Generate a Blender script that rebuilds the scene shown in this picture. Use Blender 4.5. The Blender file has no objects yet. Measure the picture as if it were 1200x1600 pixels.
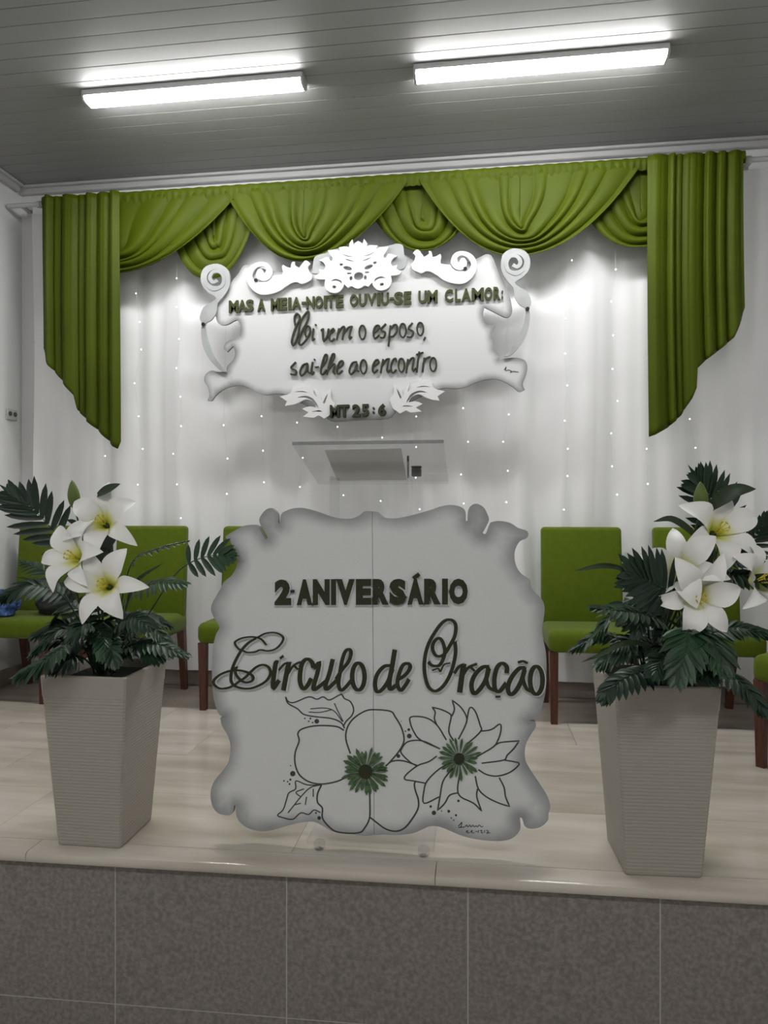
import bpy, bmesh, math, random
from mathutils import Vector, Matrix, noise
from mathutils.geometry import delaunay_2d_cdt
random.seed(7)
C = bpy.context.scene.collection
# ------------------------------------------------------------------ camera
F = 1080.0; HOR = 800.0; EYE = 1.085; YAW = math.radians(7.5)      # stage floor is z = 0
SN, CS = math.sin(YAW), math.cos(YAW)
cd = bpy.data.cameras.new('camera'); cam = bpy.data.objects.new('camera', cd); C.objects.link(cam)
cam.location = (0, 0, EYE); cam.rotation_euler = (math.pi/2, 0, YAW)
cd.sensor_fit = 'VERTICAL'; cd.sensor_height = 24; cd.lens = 24*F/1600; cd.clip_start = .05
cd.shift_y = (HOR-800)/1600
bpy.context.scene.camera = cam
# ------------------------------------------------------------------ world, exposure, lamp power
w = bpy.data.worlds.new('world'); bpy.context.scene.world = w; w.use_nodes = True
w.node_tree.nodes['Background'].inputs[0].default_value = (.6, .6, .62, 1)
w.node_tree.nodes['Background'].inputs[1].default_value = .05
vs = bpy.context.scene.view_settings
vs.view_transform = 'Standard'; vs.look = 'None'; vs.gamma = 1; vs.exposure = 0; vs.use_curve_mapping = False
LAMP = 84.0          # emission of the stage battens
FILL = 104.0           # emission of the unseen fill battens added behind the photographer

# ------------------------------------------------------------------ helpers
def at(px, py, Y):
    u = (px-600)/F; t = Y/(CS+u*SN)
    return Vector((t*(u*CS-SN), Y, EYE+t*(HOR-py)/F))
def ray(px, py):
    u = (px-600)/F
    return Vector((u*CS-SN, CS+u*SN, (HOR-py)/F))
def lin(r, g, b):
    f = lambda c: (c/255/12.92 if c <= 10 else ((c/255+.055)/1.055)**2.4)
    return (f(r), f(g), f(b), 1)
ORG = {}
def mk(name, verts, faces, mat, parent=None, smooth=False, kind=None, flat_angle=None):
    me = bpy.data.meshes.new(name)
    o0 = ORG.get(parent.name, Vector((0, 0, 0))) if parent else Vector((0, 0, 0))
    me.from_pydata([tuple(Vector(v)-o0) for v in verts], [], faces)
    bm = bmesh.new(); bm.from_mesh(me); bmesh.ops.recalc_face_normals(bm, faces=bm.faces); bm.to_mesh(me); bm.free()
    if smooth: me.shade_smooth()
    if flat_angle and smooth:
        me.set_sharp_from_angle(angle=math.radians(flat_angle))
    me.materials.append(mat)
    o = bpy.data.objects.new(name, me); C.objects.link(o)
    if parent: o.parent = parent; ORG[o.name] = o0
    if kind: o['kind'] = kind
    return o
def root(name, loc, label, cat, group=None):
    o = bpy.data.objects.new(name, None); C.objects.link(o); o.location = loc; o.empty_display_size = .05
    o['label'] = label; o['category'] = cat
    if group: o['group'] = group
    ORG[o.name] = Vector(loc); return o
def tag(o, label, cat, group=None):
    o['label'] = label; o['category'] = cat
    if group: o['group'] = group
    return o
class G:
    """collects vertices and faces"""
    def __init__(s): s.v = []; s.f = []
    def add(s, vs_, fs):
        n = len(s.v); s.v += [Vector(p) for p in vs_]; s.f += [tuple(i+n for i in q) for q in fs]; return s
    def box(s, x0, x1, y0, y1, z0, z1):
        return s.add([(x0,y0,z0),(x1,y0,z0),(x1,y1,z0),(x0,y1,z0),(x0,y0,z1),(x1,y0,z1),(x1,y1,z1),(x0,y1,z1)],
                     [(0,3,2,1),(4,5,6,7),(0,1,5,4),(1,2,6,5),(2,3,7,6),(3,0,4,7)])
    def rbox(s, x0, x1, y0, y1, z0, z1, r, seg=3):
        bm = bmesh.new(); bmesh.ops.create_cube(bm, size=1)
        for v in bm.verts:
            v.co = ((x0+x1)/2+v.co.x*(x1-x0), (y0+y1)/2+v.co.y*(y1-y0), (z0+z1)/2+v.co.z*(z1-z0))
        bmesh.ops.bevel(bm, geom=bm.edges[:], offset=r, segments=seg, affect='EDGES', profile=.5)
        bm.verts.index_update()
        s.add([v.co.copy() for v in bm.verts], [tuple(v.index for v in f.verts) for f in bm.faces]); bm.free(); return s
    def beam(s, p0, p1, w0, w1):
        p0, p1 = Vector(p0), Vector(p1)
        vv = []
        for p, w_ in ((p0, w0), (p1, w1)):
            vv += [p+Vector((a*w_/2, b*w_/2, 0)) for a, b in ((-1,-1),(1,-1),(1,1),(-1,1))]
        return s.add(vv, [(0,3,2,1),(4,5,6,7),(0,1,5,4),(1,2,6,5),(2,3,7,6),(3,0,4,7)])
    def tube(s, pts, r, n=6, cap=True):
        pts = [Vector(p) for p in pts]; rs = r if isinstance(r, (list, tuple)) else [r]*len(pts)
        rings = []
        up = Vector((.31, .2, .93))
        for i, p in enumerate(pts):
            t = (pts[min(i+1, len(pts)-1)]-pts[max(i-1, 0)]).normalized()
            a = t.cross(up)
            if a.length < 1e-3: a = t.cross(Vector((1, 0, 0)))
            a.normalize(); b = t.cross(a)
            rings.append([p+(a*math.cos(2*math.pi*k/n)+b*math.sin(2*math.pi*k/n))*rs[i] for k in range(n)])
        vv = [q for R_ in rings for q in R_]; ff = []
        for i in range(len(pts)-1):
            for k in range(n):
                ff.append((i*n+k, i*n+(k+1) % n, (i+1)*n+(k+1) % n, (i+1)*n+k))
        if cap: ff += [tuple(range(n))[::-1], tuple((len(pts)-1)*n+k for k in range(n))]
        return s.add(vv, ff)
    def ball(s, c, r, n=8, m=6, sc=(1, 1, 1)):
        c = Vector(c); vv = [c+Vector((0, 0, r*sc[2]))]; ff = []
        for j in range(1, m):
            a = math.pi*j/m
            for k in range(n):
                b = 2*math.pi*k/n
                vv.append(c+Vector((r*sc[0]*math.sin(a)*math.cos(b), r*sc[1]*math.sin(a)*math.sin(b), r*sc[2]*math.cos(a))))
        vv.append(c-Vector((0, 0, r*sc[2]))); e = len(vv)-1
        for k in range(n):
            ff.append((0, 1+k, 1+(k+1) % n)); ff.append((e, e-n+(k+1) % n, e-n+k))
            for j in range(m-2):
                ff.append((1+j*n+k, 1+(j+1)*n+k, 1+(j+1)*n+(k+1) % n, 1+j*n+(k+1) % n))
        return s.add(vv, ff)
    def prism(s, loop, z0, z1):
        n = len(loop)
        return s.add([(x, y, z0) for x, y in loop]+[(x, y, z1) for x, y in loop],
                     [tuple(range(n))[::-1], tuple(range(n, 2*n))]+[(i, (i+1) % n, n+(i+1) % n, n+i) for i in range(n)])
    def grid(s, fn, nu, nv):
        n = len(s.v)
        for j in range(nv+1):
            for i in range(nu+1): s.v.append(Vector(fn(i/nu, j/nv)))
        for j in range(nv):
            for i in range(nu):
                a = n+j*(nu+1)+i; s.f.append((a, a+1, a+nu+2, a+nu+1))
        return s
    def mk(s, name, mat, parent=None, **k): return mk(name, s.v, s.f, mat, parent, **k)

def catmull(pts, sub=4, closed=False, sharp=75):
    P = [Vector((p[0], p[1])) if len(p) == 2 else Vector(p) for p in pts]; n = len(P); out = []
    def tan(i):
        if not closed and (i == 0 or i == n-1): return None
        a = P[i]-P[(i-1) % n]; b = P[(i+1) % n]-P[i]
        if a.length < 1e-9 or b.length < 1e-9: return None
        if math.degrees(a.angle(b)) > sharp: return None
        return (P[(i+1) % n]-P[(i-1) % n])/2
    for i in range(n if closed else n-1):
        p0, p1 = P[i], P[(i+1) % n]; m0, m1 = tan(i), tan((i+1) % n); ch = p1-p0
        m0 = ch if m0 is None else m0*min(1, 1.6*ch.length/max(m0.length, 1e-9)); m1 = ch if m1 is None else m1*min(1, 1.6*ch.length/max(m1.length, 1e-9))
        for k in range(sub):
            t = k/sub
            out.append(p0*(2*t**3-3*t*t+1)+m0*(t**3-2*t*t+t)+p1*(-2*t**3+3*t*t)+m1*(t**3-t*t))
    if not closed: out.append(P[-1])
    return out
def inside(p, loops):
    c = False
    for L in loops:
        j = len(L)-1
        for i in range(len(L)):
            if (L[i][1] > p[1]) != (L[j][1] > p[1]) and p[0] < (L[j][0]-L[i][0])*(p[1]-L[i][1])/(L[j][1]-L[i][1])+L[i][0]: c = not c
            j = i
    return c
def segdist(p, a, b):
    ab = b-a; t = max(0, min(1, (p-a).dot(ab)/max(ab.length_squared, 1e-12))); return (p-a-ab*t).length
def plate(name, loops_px, Yf, th, mat, parent, smooth_sub=3, grid=None, sharp=75, edge_loop=None):
    """cut-out board: outline given in the picture's frame, laid on the upright plane y = Yf, with real thickness"""
    loops = []
    for L in loops_px:
        S = catmull(L, smooth_sub, True, sharp) if smooth_sub > 1 else [Vector(p) for p in L]
        loops.append([Vector((at(p[0], p[1], Yf).x, at(p[0], p[1], Yf).z)) for p in S])
    V = []; E = []
    for L in loops:
        n = len(V); V += L; E += [(n+i, n+(i+1) % len(L)) for i in range(len(L))]
    eloops = loops if edge_loop is None else [[Vector((at(p[0], p[1], Yf).x, at(p[0], p[1], Yf).z)) for p in catmull(edge_loop, smooth_sub, True, sharp)]]
    if grid:
        xs = [v.x for v in V]; zs = [v.y for v in V]; x = min(xs)+grid/2; r = random.Random(3)
        while x < max(xs):
            z = min(zs)+grid/2
            while z < max(zs):
                p = Vector((x+r.uniform(-.2, .2)*grid, z+r.uniform(-.2, .2)*grid))
                if inside(p, loops) and min(segdist(p, L[i-1], L[i]) for L in loops for i in range(len(L))) > grid*.35: V.append(p)
                z += grid
            x += grid
    vo, eo, fo, *_ = delaunay_2d_cdt(V, E, [], 0, 1e-6)
    tri = []
    for f in fo:
        c = sum((vo[i] for i in f), Vector((0, 0)))/len(f)
        if inside(c, loops): tri.append(tuple(f))
    n = len(vo)
    vv = [(p.x, Yf, p.y) for p in vo]+[(p.x, Yf+th, p.y) for p in vo]
    ff = tri+[tuple(i+n for i in f[::-1]) for f in tri]
    cnt = {}
    for f in tri:
        for i in range(3):
            e = (f[i], f[(i+1) % 3]); cnt[tuple(sorted(e))] = cnt.get(tuple(sorted(e)), 0)+1
    for f in tri:
        for i in range(3):
            a, b = f[i], f[(i+1) % 3]
            if cnt[tuple(sorted((a, b)))] == 1: ff.append((a, b, b+n, a+n))
    o = mk(name, vv, ff, mat, parent)
    if grid:
        at_ = o.data.attributes.new('edge', 'FLOAT', 'POINT')
        ds = [min(segdist(p, L[i-1], L[i]) for L in eloops for i in range(len(L))) for p in vo]
        for i, d in enumerate(ds): at_.data[i].value = d; at_.data[i+n].value = d
    return o
def stroke(g, pts, wpx, Yf, th, cal=.45, closed=False, sub=5, taper=False):
    """a hand-lettered stroke: ribbon with thickness on the upright plane y = Yf (front at Yf - th)"""
    P = catmull(pts, sub, closed, 120); Q = [at(p.x, p.y, Yf) for p in P]; k = (at(600, 800, Yf)-at(601, 800, Yf)).length
    Q = [Vector((q.x, q.z)) for q in Q]; n = len(Q)
    if closed: Q.append(Q[0]); n += 1
    Lf = []; Rt = []
    for i in range(n):
        t = (Q[min(i+1, n-1)]-Q[max(i-1, 0)])
        if closed and i in (0, n-1): t = Q[1]-Q[-2]
        t = t.normalized() if t.length > 1e-9 else Vector((1, 0))
        nrm = Vector((-t.y, t.x)); w_ = wpx*k*(1-cal+cal*abs(t.y)**1.2)
        if taper: w_ *= max(.25, math.sin(math.pi*(.06+.88*i/(n-1)))**.6)
        Lf.append(Q[i]+nrm*w_/2); Rt.append(Q[i]-nrm*w_/2)
    y0, y1 = Yf-th, Yf
    vv = []
    for i in range(n):
        for y in (y0-min(th*.12, .0015)*i/n, y1):
            vv += [(Lf[i].x, y, Lf[i].y), (Rt[i].x, y, Rt[i].y)]
    ff = []
    for i in range(n-1):
        a = i*4; b = a+4
        ff += [(a, a+1, b+1, b), (a+2, b+2, b+3, a+3), (a, b, b+2, a+2), (a+1, a+3, b+3, b+1)]
    if not closed: ff += [(0, 2, 3, 1), ((n-1)*4, (n-1)*4+1, (n-1)*4+3, (n-1)*4+2)]
    g.add(vv, ff); return g
def ell(cx, cy, rx, ry, n=12, sl=0):
    return [(cx+rx*math.cos(2*math.pi*i/n)-sl*ry*math.sin(2*math.pi*i/n), cy+ry*math.sin(2*math.pi*i/n)) for i in range(n)]
_gl = {}
def glyph(ch, bold=.035):
    if (ch, bold) in _gl: return _gl[(ch, bold)]
    cu = bpy.data.curves.new('glyph', 'FONT'); cu.body = ch; cu.size = 1; cu.offset = bold; cu.resolution_u = 3; cu.fill_mode = 'BOTH'; cu.extrude = .5
    ob = bpy.data.objects.new('glyph', cu); C.objects.link(ob)
    me = bpy.data.meshes.new_from_object(ob.evaluated_get(bpy.context.evaluated_depsgraph_get()))
    vv = [v.co.copy() for v in me.vertices]; ff = [tuple(p.vertices) for p in me.polygons]
    bpy.data.objects.remove(ob); bpy.data.curves.remove(cu); bpy.data.meshes.remove(me)
    _gl[(ch, bold)] = (vv, ff); return vv, ff
def letter(ch, x0, x1, yt0, yb0, yt1, yb1, Yf, th, mat, parent, bold=.035):
    """a cut-out block letter standing th proud of the plane y = Yf, filling the given corner box"""
    vv, ff = glyph(ch, bold)
    xs = [v.x for v in vv]; ys = [v.y for v in vv]; ax, bx, ay, by = min(xs), max(xs), min(ys), max(ys)
    out = []
    for v in vv:
        s = (v.x-ax)/(bx-ax); t = (v.y-ay)/(by-ay); px = x0+(x1-x0)*s
        pt = yt0+(yt1-yt0)*s; pb = yb0+(yb1-yb0)*s
        q = at(px, pb+(pt-pb)*t, Yf); out.append((q.x, Yf-(th if v.z > 0 else 0), q.z))
    return mk('letter', out, ff, mat, parent)

# ------------------------------------------------------------------ materials
def material(name, col, rough=.6, spec=.4, metal=0, noise_amt=0, nscale=8, nstretch=(1, 1, 1), bump=0, bscale=60, bstretch=(1, 1, 1), sheen=0, col2=None, emit=None, estr=0, coat=0, detail=4):
    m = bpy.data.materials.new(name); m.use_nodes = True; nt = m.node_tree; b = nt.nodes['Principled BSDF']
    b.inputs['Base Color'].default_value = col; b.inputs['Roughness'].default_value = rough
    b.inputs['Specular IOR Level'].default_value = spec; b.inputs['Metallic'].default_value = metal
    if sheen: b.inputs['Sheen Weight'].default_value = sheen; b.inputs['Sheen Roughness'].default_value = .4
    if coat: b.inputs['Coat Weight'].default_value = coat; b.inputs['Coat Roughness'].default_value = .08
    if emit: b.inputs['Emission Color'].default_value = emit; b.inputs['Emission Strength'].default_value = estr
    tc = nt.nodes.new('ShaderNodeTexCoord')
    def nz(scale, st, det):
        mp = nt.nodes.new('ShaderNodeMapping'); mp.inputs['Scale'].default_value = st; nt.links.new(tc.outputs['Object'], mp.inputs[0])
        t = nt.nodes.new('ShaderNodeTexNoise'); t.inputs['Scale'].default_value = scale; t.inputs['Detail'].default_value = det
        nt.links.new(mp.outputs[0], t.inputs[0]); return t
    if noise_amt or col2:
        t = nz(nscale, nstretch, detail); cr = nt.nodes.new('ShaderNodeValToRGB'); e = cr.color_ramp.elements
        c2 = col2 or tuple(c*(1-noise_amt) for c in col[:3])+(1,)
        e[0].position = .32; e[0].color = c2; e[1].position = .68; e[1].color = col
        nt.links.new(t.outputs[0], cr.inputs[0]); nt.links.new(cr.outputs[0], b.inputs['Base Color'])
    if bump:
        t = nz(bscale, bstretch, 2); bp = nt.nodes.new('ShaderNodeBump'); bp.inputs['Strength'].default_value = bump; bp.inputs['Distance'].default_value = .004
        nt.links.new(t.outputs[0], bp.inputs['Height']); nt.links.new(bp.outputs[0], b.inputs['Normal'])
    return m
def airbrush(name, face, edge, w0, w1, namt=.6):
    """white painted board whose cut edge is airbrushed grey"""
    m = bpy.data.materials.new(name); m.use_nodes = True; nt = m.node_tree; b = nt.nodes['Principled BSDF']; b.inputs['Roughness'].default_value = .65; b.inputs['Specular IOR Level'].default_value = .25
    a = nt.nodes.new('ShaderNodeAttribute'); a.attribute_name = 'edge'
    tc = nt.nodes.new('ShaderNodeTexCoord'); n = nt.nodes.new('ShaderNodeTexNoise'); n.inputs['Scale'].default_value = 7; n.inputs['Detail'].default_value = 3
    nt.links.new(tc.outputs['Object'], n.inputs[0])
    mu = nt.nodes.new('ShaderNodeMath'); mu.operation = 'MULTIPLY_ADD'; mu.inputs[1].default_value = -namt*w1*2; mu.inputs[2].default_value = namt*w1
    nt.links.new(n.outputs[0], mu.inputs[0])
    ad = nt.nodes.new('ShaderNodeMath'); ad.operation = 'ADD'; nt.links.new(a.outputs['Fac'], ad.inputs[0]); nt.links.new(mu.outputs[0], ad.inputs[1])
    mr = nt.nodes.new('ShaderNodeMapRange'); mr.interpolation_type = 'SMOOTHSTEP'; mr.inputs['From Min'].default_value = w0; mr.inputs['From Max'].default_value = w1
    nt.links.new(ad.outputs[0], mr.inputs[0])
    mx = nt.nodes.new('ShaderNodeMix'); mx.data_type = 'RGBA'; mx.inputs[6].default_value = edge; mx.inputs[7].default_value = face
    nt.links.new(mr.outputs[0], mx.inputs[0]); nt.links.new(mx.outputs[2], b.inputs['Base Color'])
    n2 = nt.nodes.new('ShaderNodeTexNoise'); n2.inputs['Scale'].default_value = 160; bp = nt.nodes.new('ShaderNodeBump'); bp.inputs['Strength'].default_value = .25; bp.inputs['Distance'].default_value = .003
    nt.links.new(tc.outputs['Object'], n2.inputs[0]); nt.links.new(n2.outputs[0], bp.inputs['Height']); nt.links.new(bp.outputs[0], b.inputs['Normal'])
    return m
def clear(name, tint, refl=.06):
    m = bpy.data.materials.new(name); m.use_nodes = True; nt = m.node_tree; nt.nodes.remove(nt.nodes['Principled BSDF'])
    out = nt.nodes['Material Output']; t = nt.nodes.new('ShaderNodeBsdfTransparent'); t.inputs[0].default_value = tint
    g = nt.nodes.new('ShaderNodeBsdfGlossy'); g.inputs['Roughness'].default_value = .06
    fr = nt.nodes.new('ShaderNodeLayerWeight'); pw = nt.nodes.new('ShaderNodeMath'); pw.operation = 'POWER'; pw.inputs[1].default_value = 4
    ma = nt.nodes.new('ShaderNodeMath'); ma.operation = 'MULTIPLY_ADD'; ma.inputs[1].default_value = .35; ma.inputs[2].default_value = refl*.6
    nt.links.new(fr.outputs['Facing'], pw.inputs[0]); nt.links.new(pw.outputs[0], ma.inputs[0])
    mx = nt.nodes.new('ShaderNodeMixShader'); nt.links.new(ma.outputs[0], mx.inputs[0]); nt.links.new(t.outputs[0], mx.inputs[1]); nt.links.new(g.outputs[0], mx.inputs[2])
    nt.links.new(mx.outputs[0], out.inputs[0]); return m
M = {}
M['wall'] = material('wall_paint', (.72, .72, .72, 1), .7, bump=.1, bscale=90)
M['ceil'] = material('ceiling_pvc', (.27, .27, .266, 1), .45, .4)
M['gap'] = material('panel_gap', (.05, .05, .05, 1), .8)
M['trim'] = material('white_trim', (.48, .48, .48, 1), .45)
M['marble'] = material('beige_marble', lin(205, 198, 189), .16, .5, nscale=2.2, nstretch=(.7, 4, 1), col2=lin(182, 171, 158), detail=6)
M['marble2'] = material('beige_marble_warm', lin(201, 193, 183), .16, .5, nscale=2.6, nstretch=(.6, 4, 1), col2=lin(175, 165, 152), detail=6)
M['border'] = material('dark_border_strip', lin(158, 148, 138), .22, .5, nscale=3, nstretch=(.7, 3, 1), col2=lin(140, 130, 121), detail=6)  # darker tone for the floor strip along the back wall
M['skirt'] = material('brown_baseboard_stone', lin(160, 147, 137), .4, nscale=4, nstretch=(.5, 1, 3), col2=lin(140, 128, 119))
M['riser'] = material('riser_tile', lin(142, 135, 130), .5, .4, nscale=75, col2=lin(112, 106, 102), detail=5, bump=.08, bscale=120)
M['grout'] = material('grout', lin(176, 172, 166), .8)
M['hallfloor'] = material('hall_floor_tile', lin(170, 165, 155), .3)
M['sheer'] = material('white_backdrop_cloth', (.86, .86, .865, 1), .85, .15, bump=.12, bscale=500, sheen=.2)
M['green'] = material('green_satin', (.064, .090, .002, 1), .55, .14, noise_amt=.18, nscale=3)
M['greenchair'] = material('green_upholstery', lin(87, 105, 17), .85, .2, noise_amt=.1, nscale=30, bump=.2, bscale=420, sheen=.15)
M['wood'] = material('red_brown_wood', lin(92, 50, 34), .35, .5, nscale=14, nstretch=(6, 6, .6), col2=lin(66, 34, 24))
M['letter'] = material('dark_glitter_foam', lin(56, 61, 40), .6, .3, nscale=260, col2=lin(42, 46, 30), bump=.6, bscale=600)
M['letter2'] = material('olive_glitter_foam', lin(74, 80, 38), .6, .3, nscale=260, col2=lin(52, 57, 28), bump=.6, bscale=600)
M['ink'] = material('dark_marker_ink', lin(62, 68, 62), .7)
M['greenink'] = material('green_marker_ink', lin(92, 118, 82), .7, nscale=90, col2=lin(56, 80, 50))
M['white'] = material('white_foam', (.72, .72, .72, 1), .55, .3)
M['greyfoam'] = material('pale_grey_foam', lin(176, 179, 179), .6, .3, noise_amt=.25, nscale=9)
M['board'] = airbrush('airbrushed_white_board', (.66, .67, .67, 1), lin(148, 151, 151), -.012, .060, .5)
M['board2'] = airbrush('airbrushed_white_panel', (.62, .63, .63, 1), lin(126, 128, 128), -.012, .045, .5)
M['pot'] = material('cream_woven_planter', lin(160, 154, 144), .5, .4, bump=.3, bscale=55, bstretch=(1, 1, 9))
M['soil'] = material('dark_moss', lin(30, 34, 24), .95, bump=.8, bscale=50)
M['leaf'] = material('palm_leaf', lin(31, 57, 37), .42, .4, nscale=9, col2=lin(18, 36, 24))
M['leaf2'] = material('palm_leaf_bluish', lin(46, 76, 48), .42, .4, nscale=9, col2=lin(28, 50, 32))
M['lilyleaf'] = material('lily_leaf', lin(44, 62, 34), .45, .45, nscale=9, col2=lin(26, 38, 22))
M['bud'] = material('lily_bud', lin(108, 122, 48), .5, nscale=14, nstretch=(1, 1, .4), col2=lin(60, 84, 40))
M['stem'] = material('plant_stem', lin(50, 66, 36), .6)
M['stamen'] = material('yellow_stamen', lin(214, 200, 60), .6)
M['anther'] = material('ochre_anther', lin(196, 176, 60), .7)
M['black'] = material('black_plastic', (.012, .012, .013, 1), .4)
M['blackbag'] = material('black_leatherette', (.014, .014, .016, 1), .45, bump=.5, bscale=40)
M['blue'] = material('blue_cloth', lin(66, 98, 150), .8, nscale=12, col2=lin(40, 64, 108), bump=.4, bscale=40)
M['paper'] = material('grey_paper', (.8, .8, .8, 1), .8)
M['socket'] = material('grey_socket', lin(188, 188, 186), .5)
M['socketin'] = material('socket_insert', lin(84, 84, 82), .5)
M['clear'] = clear('clear_acrylic', (.962, .966, .966, 1), .03)
M['clearedge'] = clear('clear_acrylic_edge', (.72, .73, .73, 1))
M['lamp'] = material('lit_diffuser', (.9, .9, .9, 1), .5, emit=(1, .995, .985, 1), estr=LAMP)
M['filllamp'] = material('added_fill_diffuser', (.9, .9, .9, 1), .5, emit=(1, .995, .985, 1), estr=FILL)
M['led'] = material('fairy_led', (1, 1, 1, 1), .3, emit=(1, 1, 1, 1), estr=3)
M['wire'] = material('clear_wire', lin(214, 214, 214), .4)
# lily petal: white with a yellow-green throat (own colour, along the petal)
pm = material('lily_petal', (.86, .86, .83, 1), .55, .3); nt = pm.node_tree
a_ = nt.nodes.new('ShaderNodeAttribute'); a_.attribute_name = 'along'
cr_ = nt.nodes.new('ShaderNodeValToRGB'); e_ = cr_.color_ramp.elements
e_[0].position = .05; e_[0].color = lin(190, 192, 60); e_[1].position = .36; e_[1].color = (.84, .84, .81, 1)
k_ = cr_.color_ramp.elements.new(.18); k_.color = lin(222, 222, 130)
nt.links.new(a_.outputs['Fac'], cr_.inputs[0]); nt.links.new(cr_.outputs[0], nt.nodes['Principled BSDF'].inputs['Base Color'])
M['petal'] = pm

# ------------------------------------------------------------------ the setting
XL, XR, YW, YB, ZC, ZF = -2.93, 1.86, 4.16, -4.2, 3.19, -.62
def st(o): o['kind'] = 'structure'; return o
st(G().box(XL-.12, XR+.12, YW, YW+.12, ZF-.1, ZC+.15).mk('wall_back', M['wall']))
st(G().box(XL-.12, XL, YB, YW, ZF-.1, ZC+.15).mk('wall_left', M['wall']))
st(G().box(XR, XR+.12, YB, YW, ZF-.1, ZC+.15).mk('wall_right', M['wall']))
st(G().box(XL-.12, XR+.12, YB-.12, YB, ZF-.1, ZC+.15).mk('wall_hall', M['wall']))
st(G().box(XL, XR, YB, 2.12, ZF-.1, ZF).mk('floor', M['hallfloor']))
ceil = st(G().box(XL, XR, YB, YW, ZC+.008, ZC+.1).mk('ceiling', M['gap']))
pg = G().rbox(XL+.002, XR-.002, -.0490, .0490, -.012, 0, .0025, 2)
y = YW-.05; pme = None
while y > YB:
    if pme is None:
        o = pg.mk('ceiling_panel', M['ceil'], ceil); pme = o.data
    else:
        o = bpy.data.objects.new('ceiling_panel', pme); C.objects.link(o); o.parent = ceil
    o.location = (0, y, ZC+.012-.0); y -= .1
st(G().rbox(XL, XR, YW-.035, YW, ZC-.05, ZC, .008).rbox(XL, XR, YW-.06, YW, ZC-.018, ZC, .006).mk('trim_1', M['trim'], smooth=True, flat_angle=50))
st(G().rbox(XL, XL+.035, YB, YW-.06, ZC-.05, ZC, .008).rbox(XL, XL+.06, YB, YW-.06, ZC-.018, ZC, .006).mk('trim_2', M['trim'], smooth=True, flat_angle=50))
st(G().rbox(XL, XR, YW-.018, YW, 0, .10, .004).mk('baseboard_back', M['skirt'], smooth=True, flat_angle=50))
st(G().rbox(XL, XL+.018, 2.2, YW-.018, 0, .10, .004).mk('baseboard_left', M['skirt'], smooth=True, flat_angle=50))

# stage floor: stone slabs, front nosing, dark border by the wall
EY = 2.032
def shear(X, Y): return Y+.022*(X+1.5)*max(0, 1-(Y-EY)/1.62)
stage = st(G().prism([(XL, shear(XL, 2.10)), (XR, shear(XR, 2.10)), (XR, YW), (XL, YW)], ZF, -.021).mk('stage_floor', M['grout']))
def slab(name, x0, x1, y0, y1, mat, z0=-.02, z1=0, g=.0007):
    L = [(x0+g, shear(x0, y0+g)), (x1-g, shear(x1, y0+g)), (x1-g, shear(x1, y1-g)), (x0+g, shear(x0, y1-g))]
    return G().prism(L, z0, z1).mk(name, mat, stage)
rows = [(EY+.09, 2.53), (2.53, 2.94), (2.94, 3.30), (3.30, 3.655)]
for r, (a, b) in enumerate(rows):
    xs = [XL]+[XL+.35*((r*2) % 3)+.25+i*1.05 for i in range(5)]+[XR]
    xs = [x for x in xs if x <= XR]
    for i in range(len(xs)-1):
        if xs[i+1]-xs[i] > .02: slab('floor_slab', xs[i], xs[i+1], a, b, M['marble'] if (i+r) % 2 else M['marble2'])
xs = [XL, -2.3, -1.1, .1, 1.3, XR]
for i in range(5): slab('border_slab', xs[i], xs[i+1], 3.655, YW-.018, M['border'])
xs = [XL, -1.42, -.118, 1.18, XR]
for i in range(4):
    x0, x1 = xs[i]+.001, xs[i+1]-.001
    prof = [(EY+.0888, -.034), (EY+.0888, 0), (EY+.012, 0), (EY+.004, -.004), (EY, -.012), (EY, -.024), (EY+.004, -.031), (EY+.012, -.034)]
    n = len(prof); vv = [(x, shear(x, yy), z) for x in (x0, x1) for yy, z in prof]
    mk('nosing', vv, [tuple(range(n)), tuple(range(2*n-1, n-1, -1))]+[(i_, n+i_, n+(i_+1) % n, (i_+1) % n) for i_ in range(n)], M['marble2'], stage, smooth=True, flat_angle=35)
# riser: grey tiles
RY = EY+.03
riser = st(G().prism([(XL, shear(XL, RY+.0015)), (XR, shear(XR, RY+.0015)), (XR, shear(XR, RY+.05)), (XL, shear(XL, RY+.05))], ZF, -.035).mk('stage_riser', M['grout']))
jx = [-1.136+.5575*k for k in range(-4, 6)]; jx = [XL]+[x for x in jx if XL+.03 < x < XR-.03]+[XR]
for i in range(len(jx)-1):
    for z0, z1 in ((-.482, -.035), (ZF, -.482)):
        g = .0022; x0, x1 = jx[i]+g, jx[i+1]-g
        G().prism([(x0, shear(x0, RY)), (x1, shear(x1, RY)), (x1, shear(x1, RY+.0015)), (x0, shear(x0, RY+.0015))], z0+g, z1-(g if z1 < -.1 else 0)).mk('riser_tile', M['riser'], riser)

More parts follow.
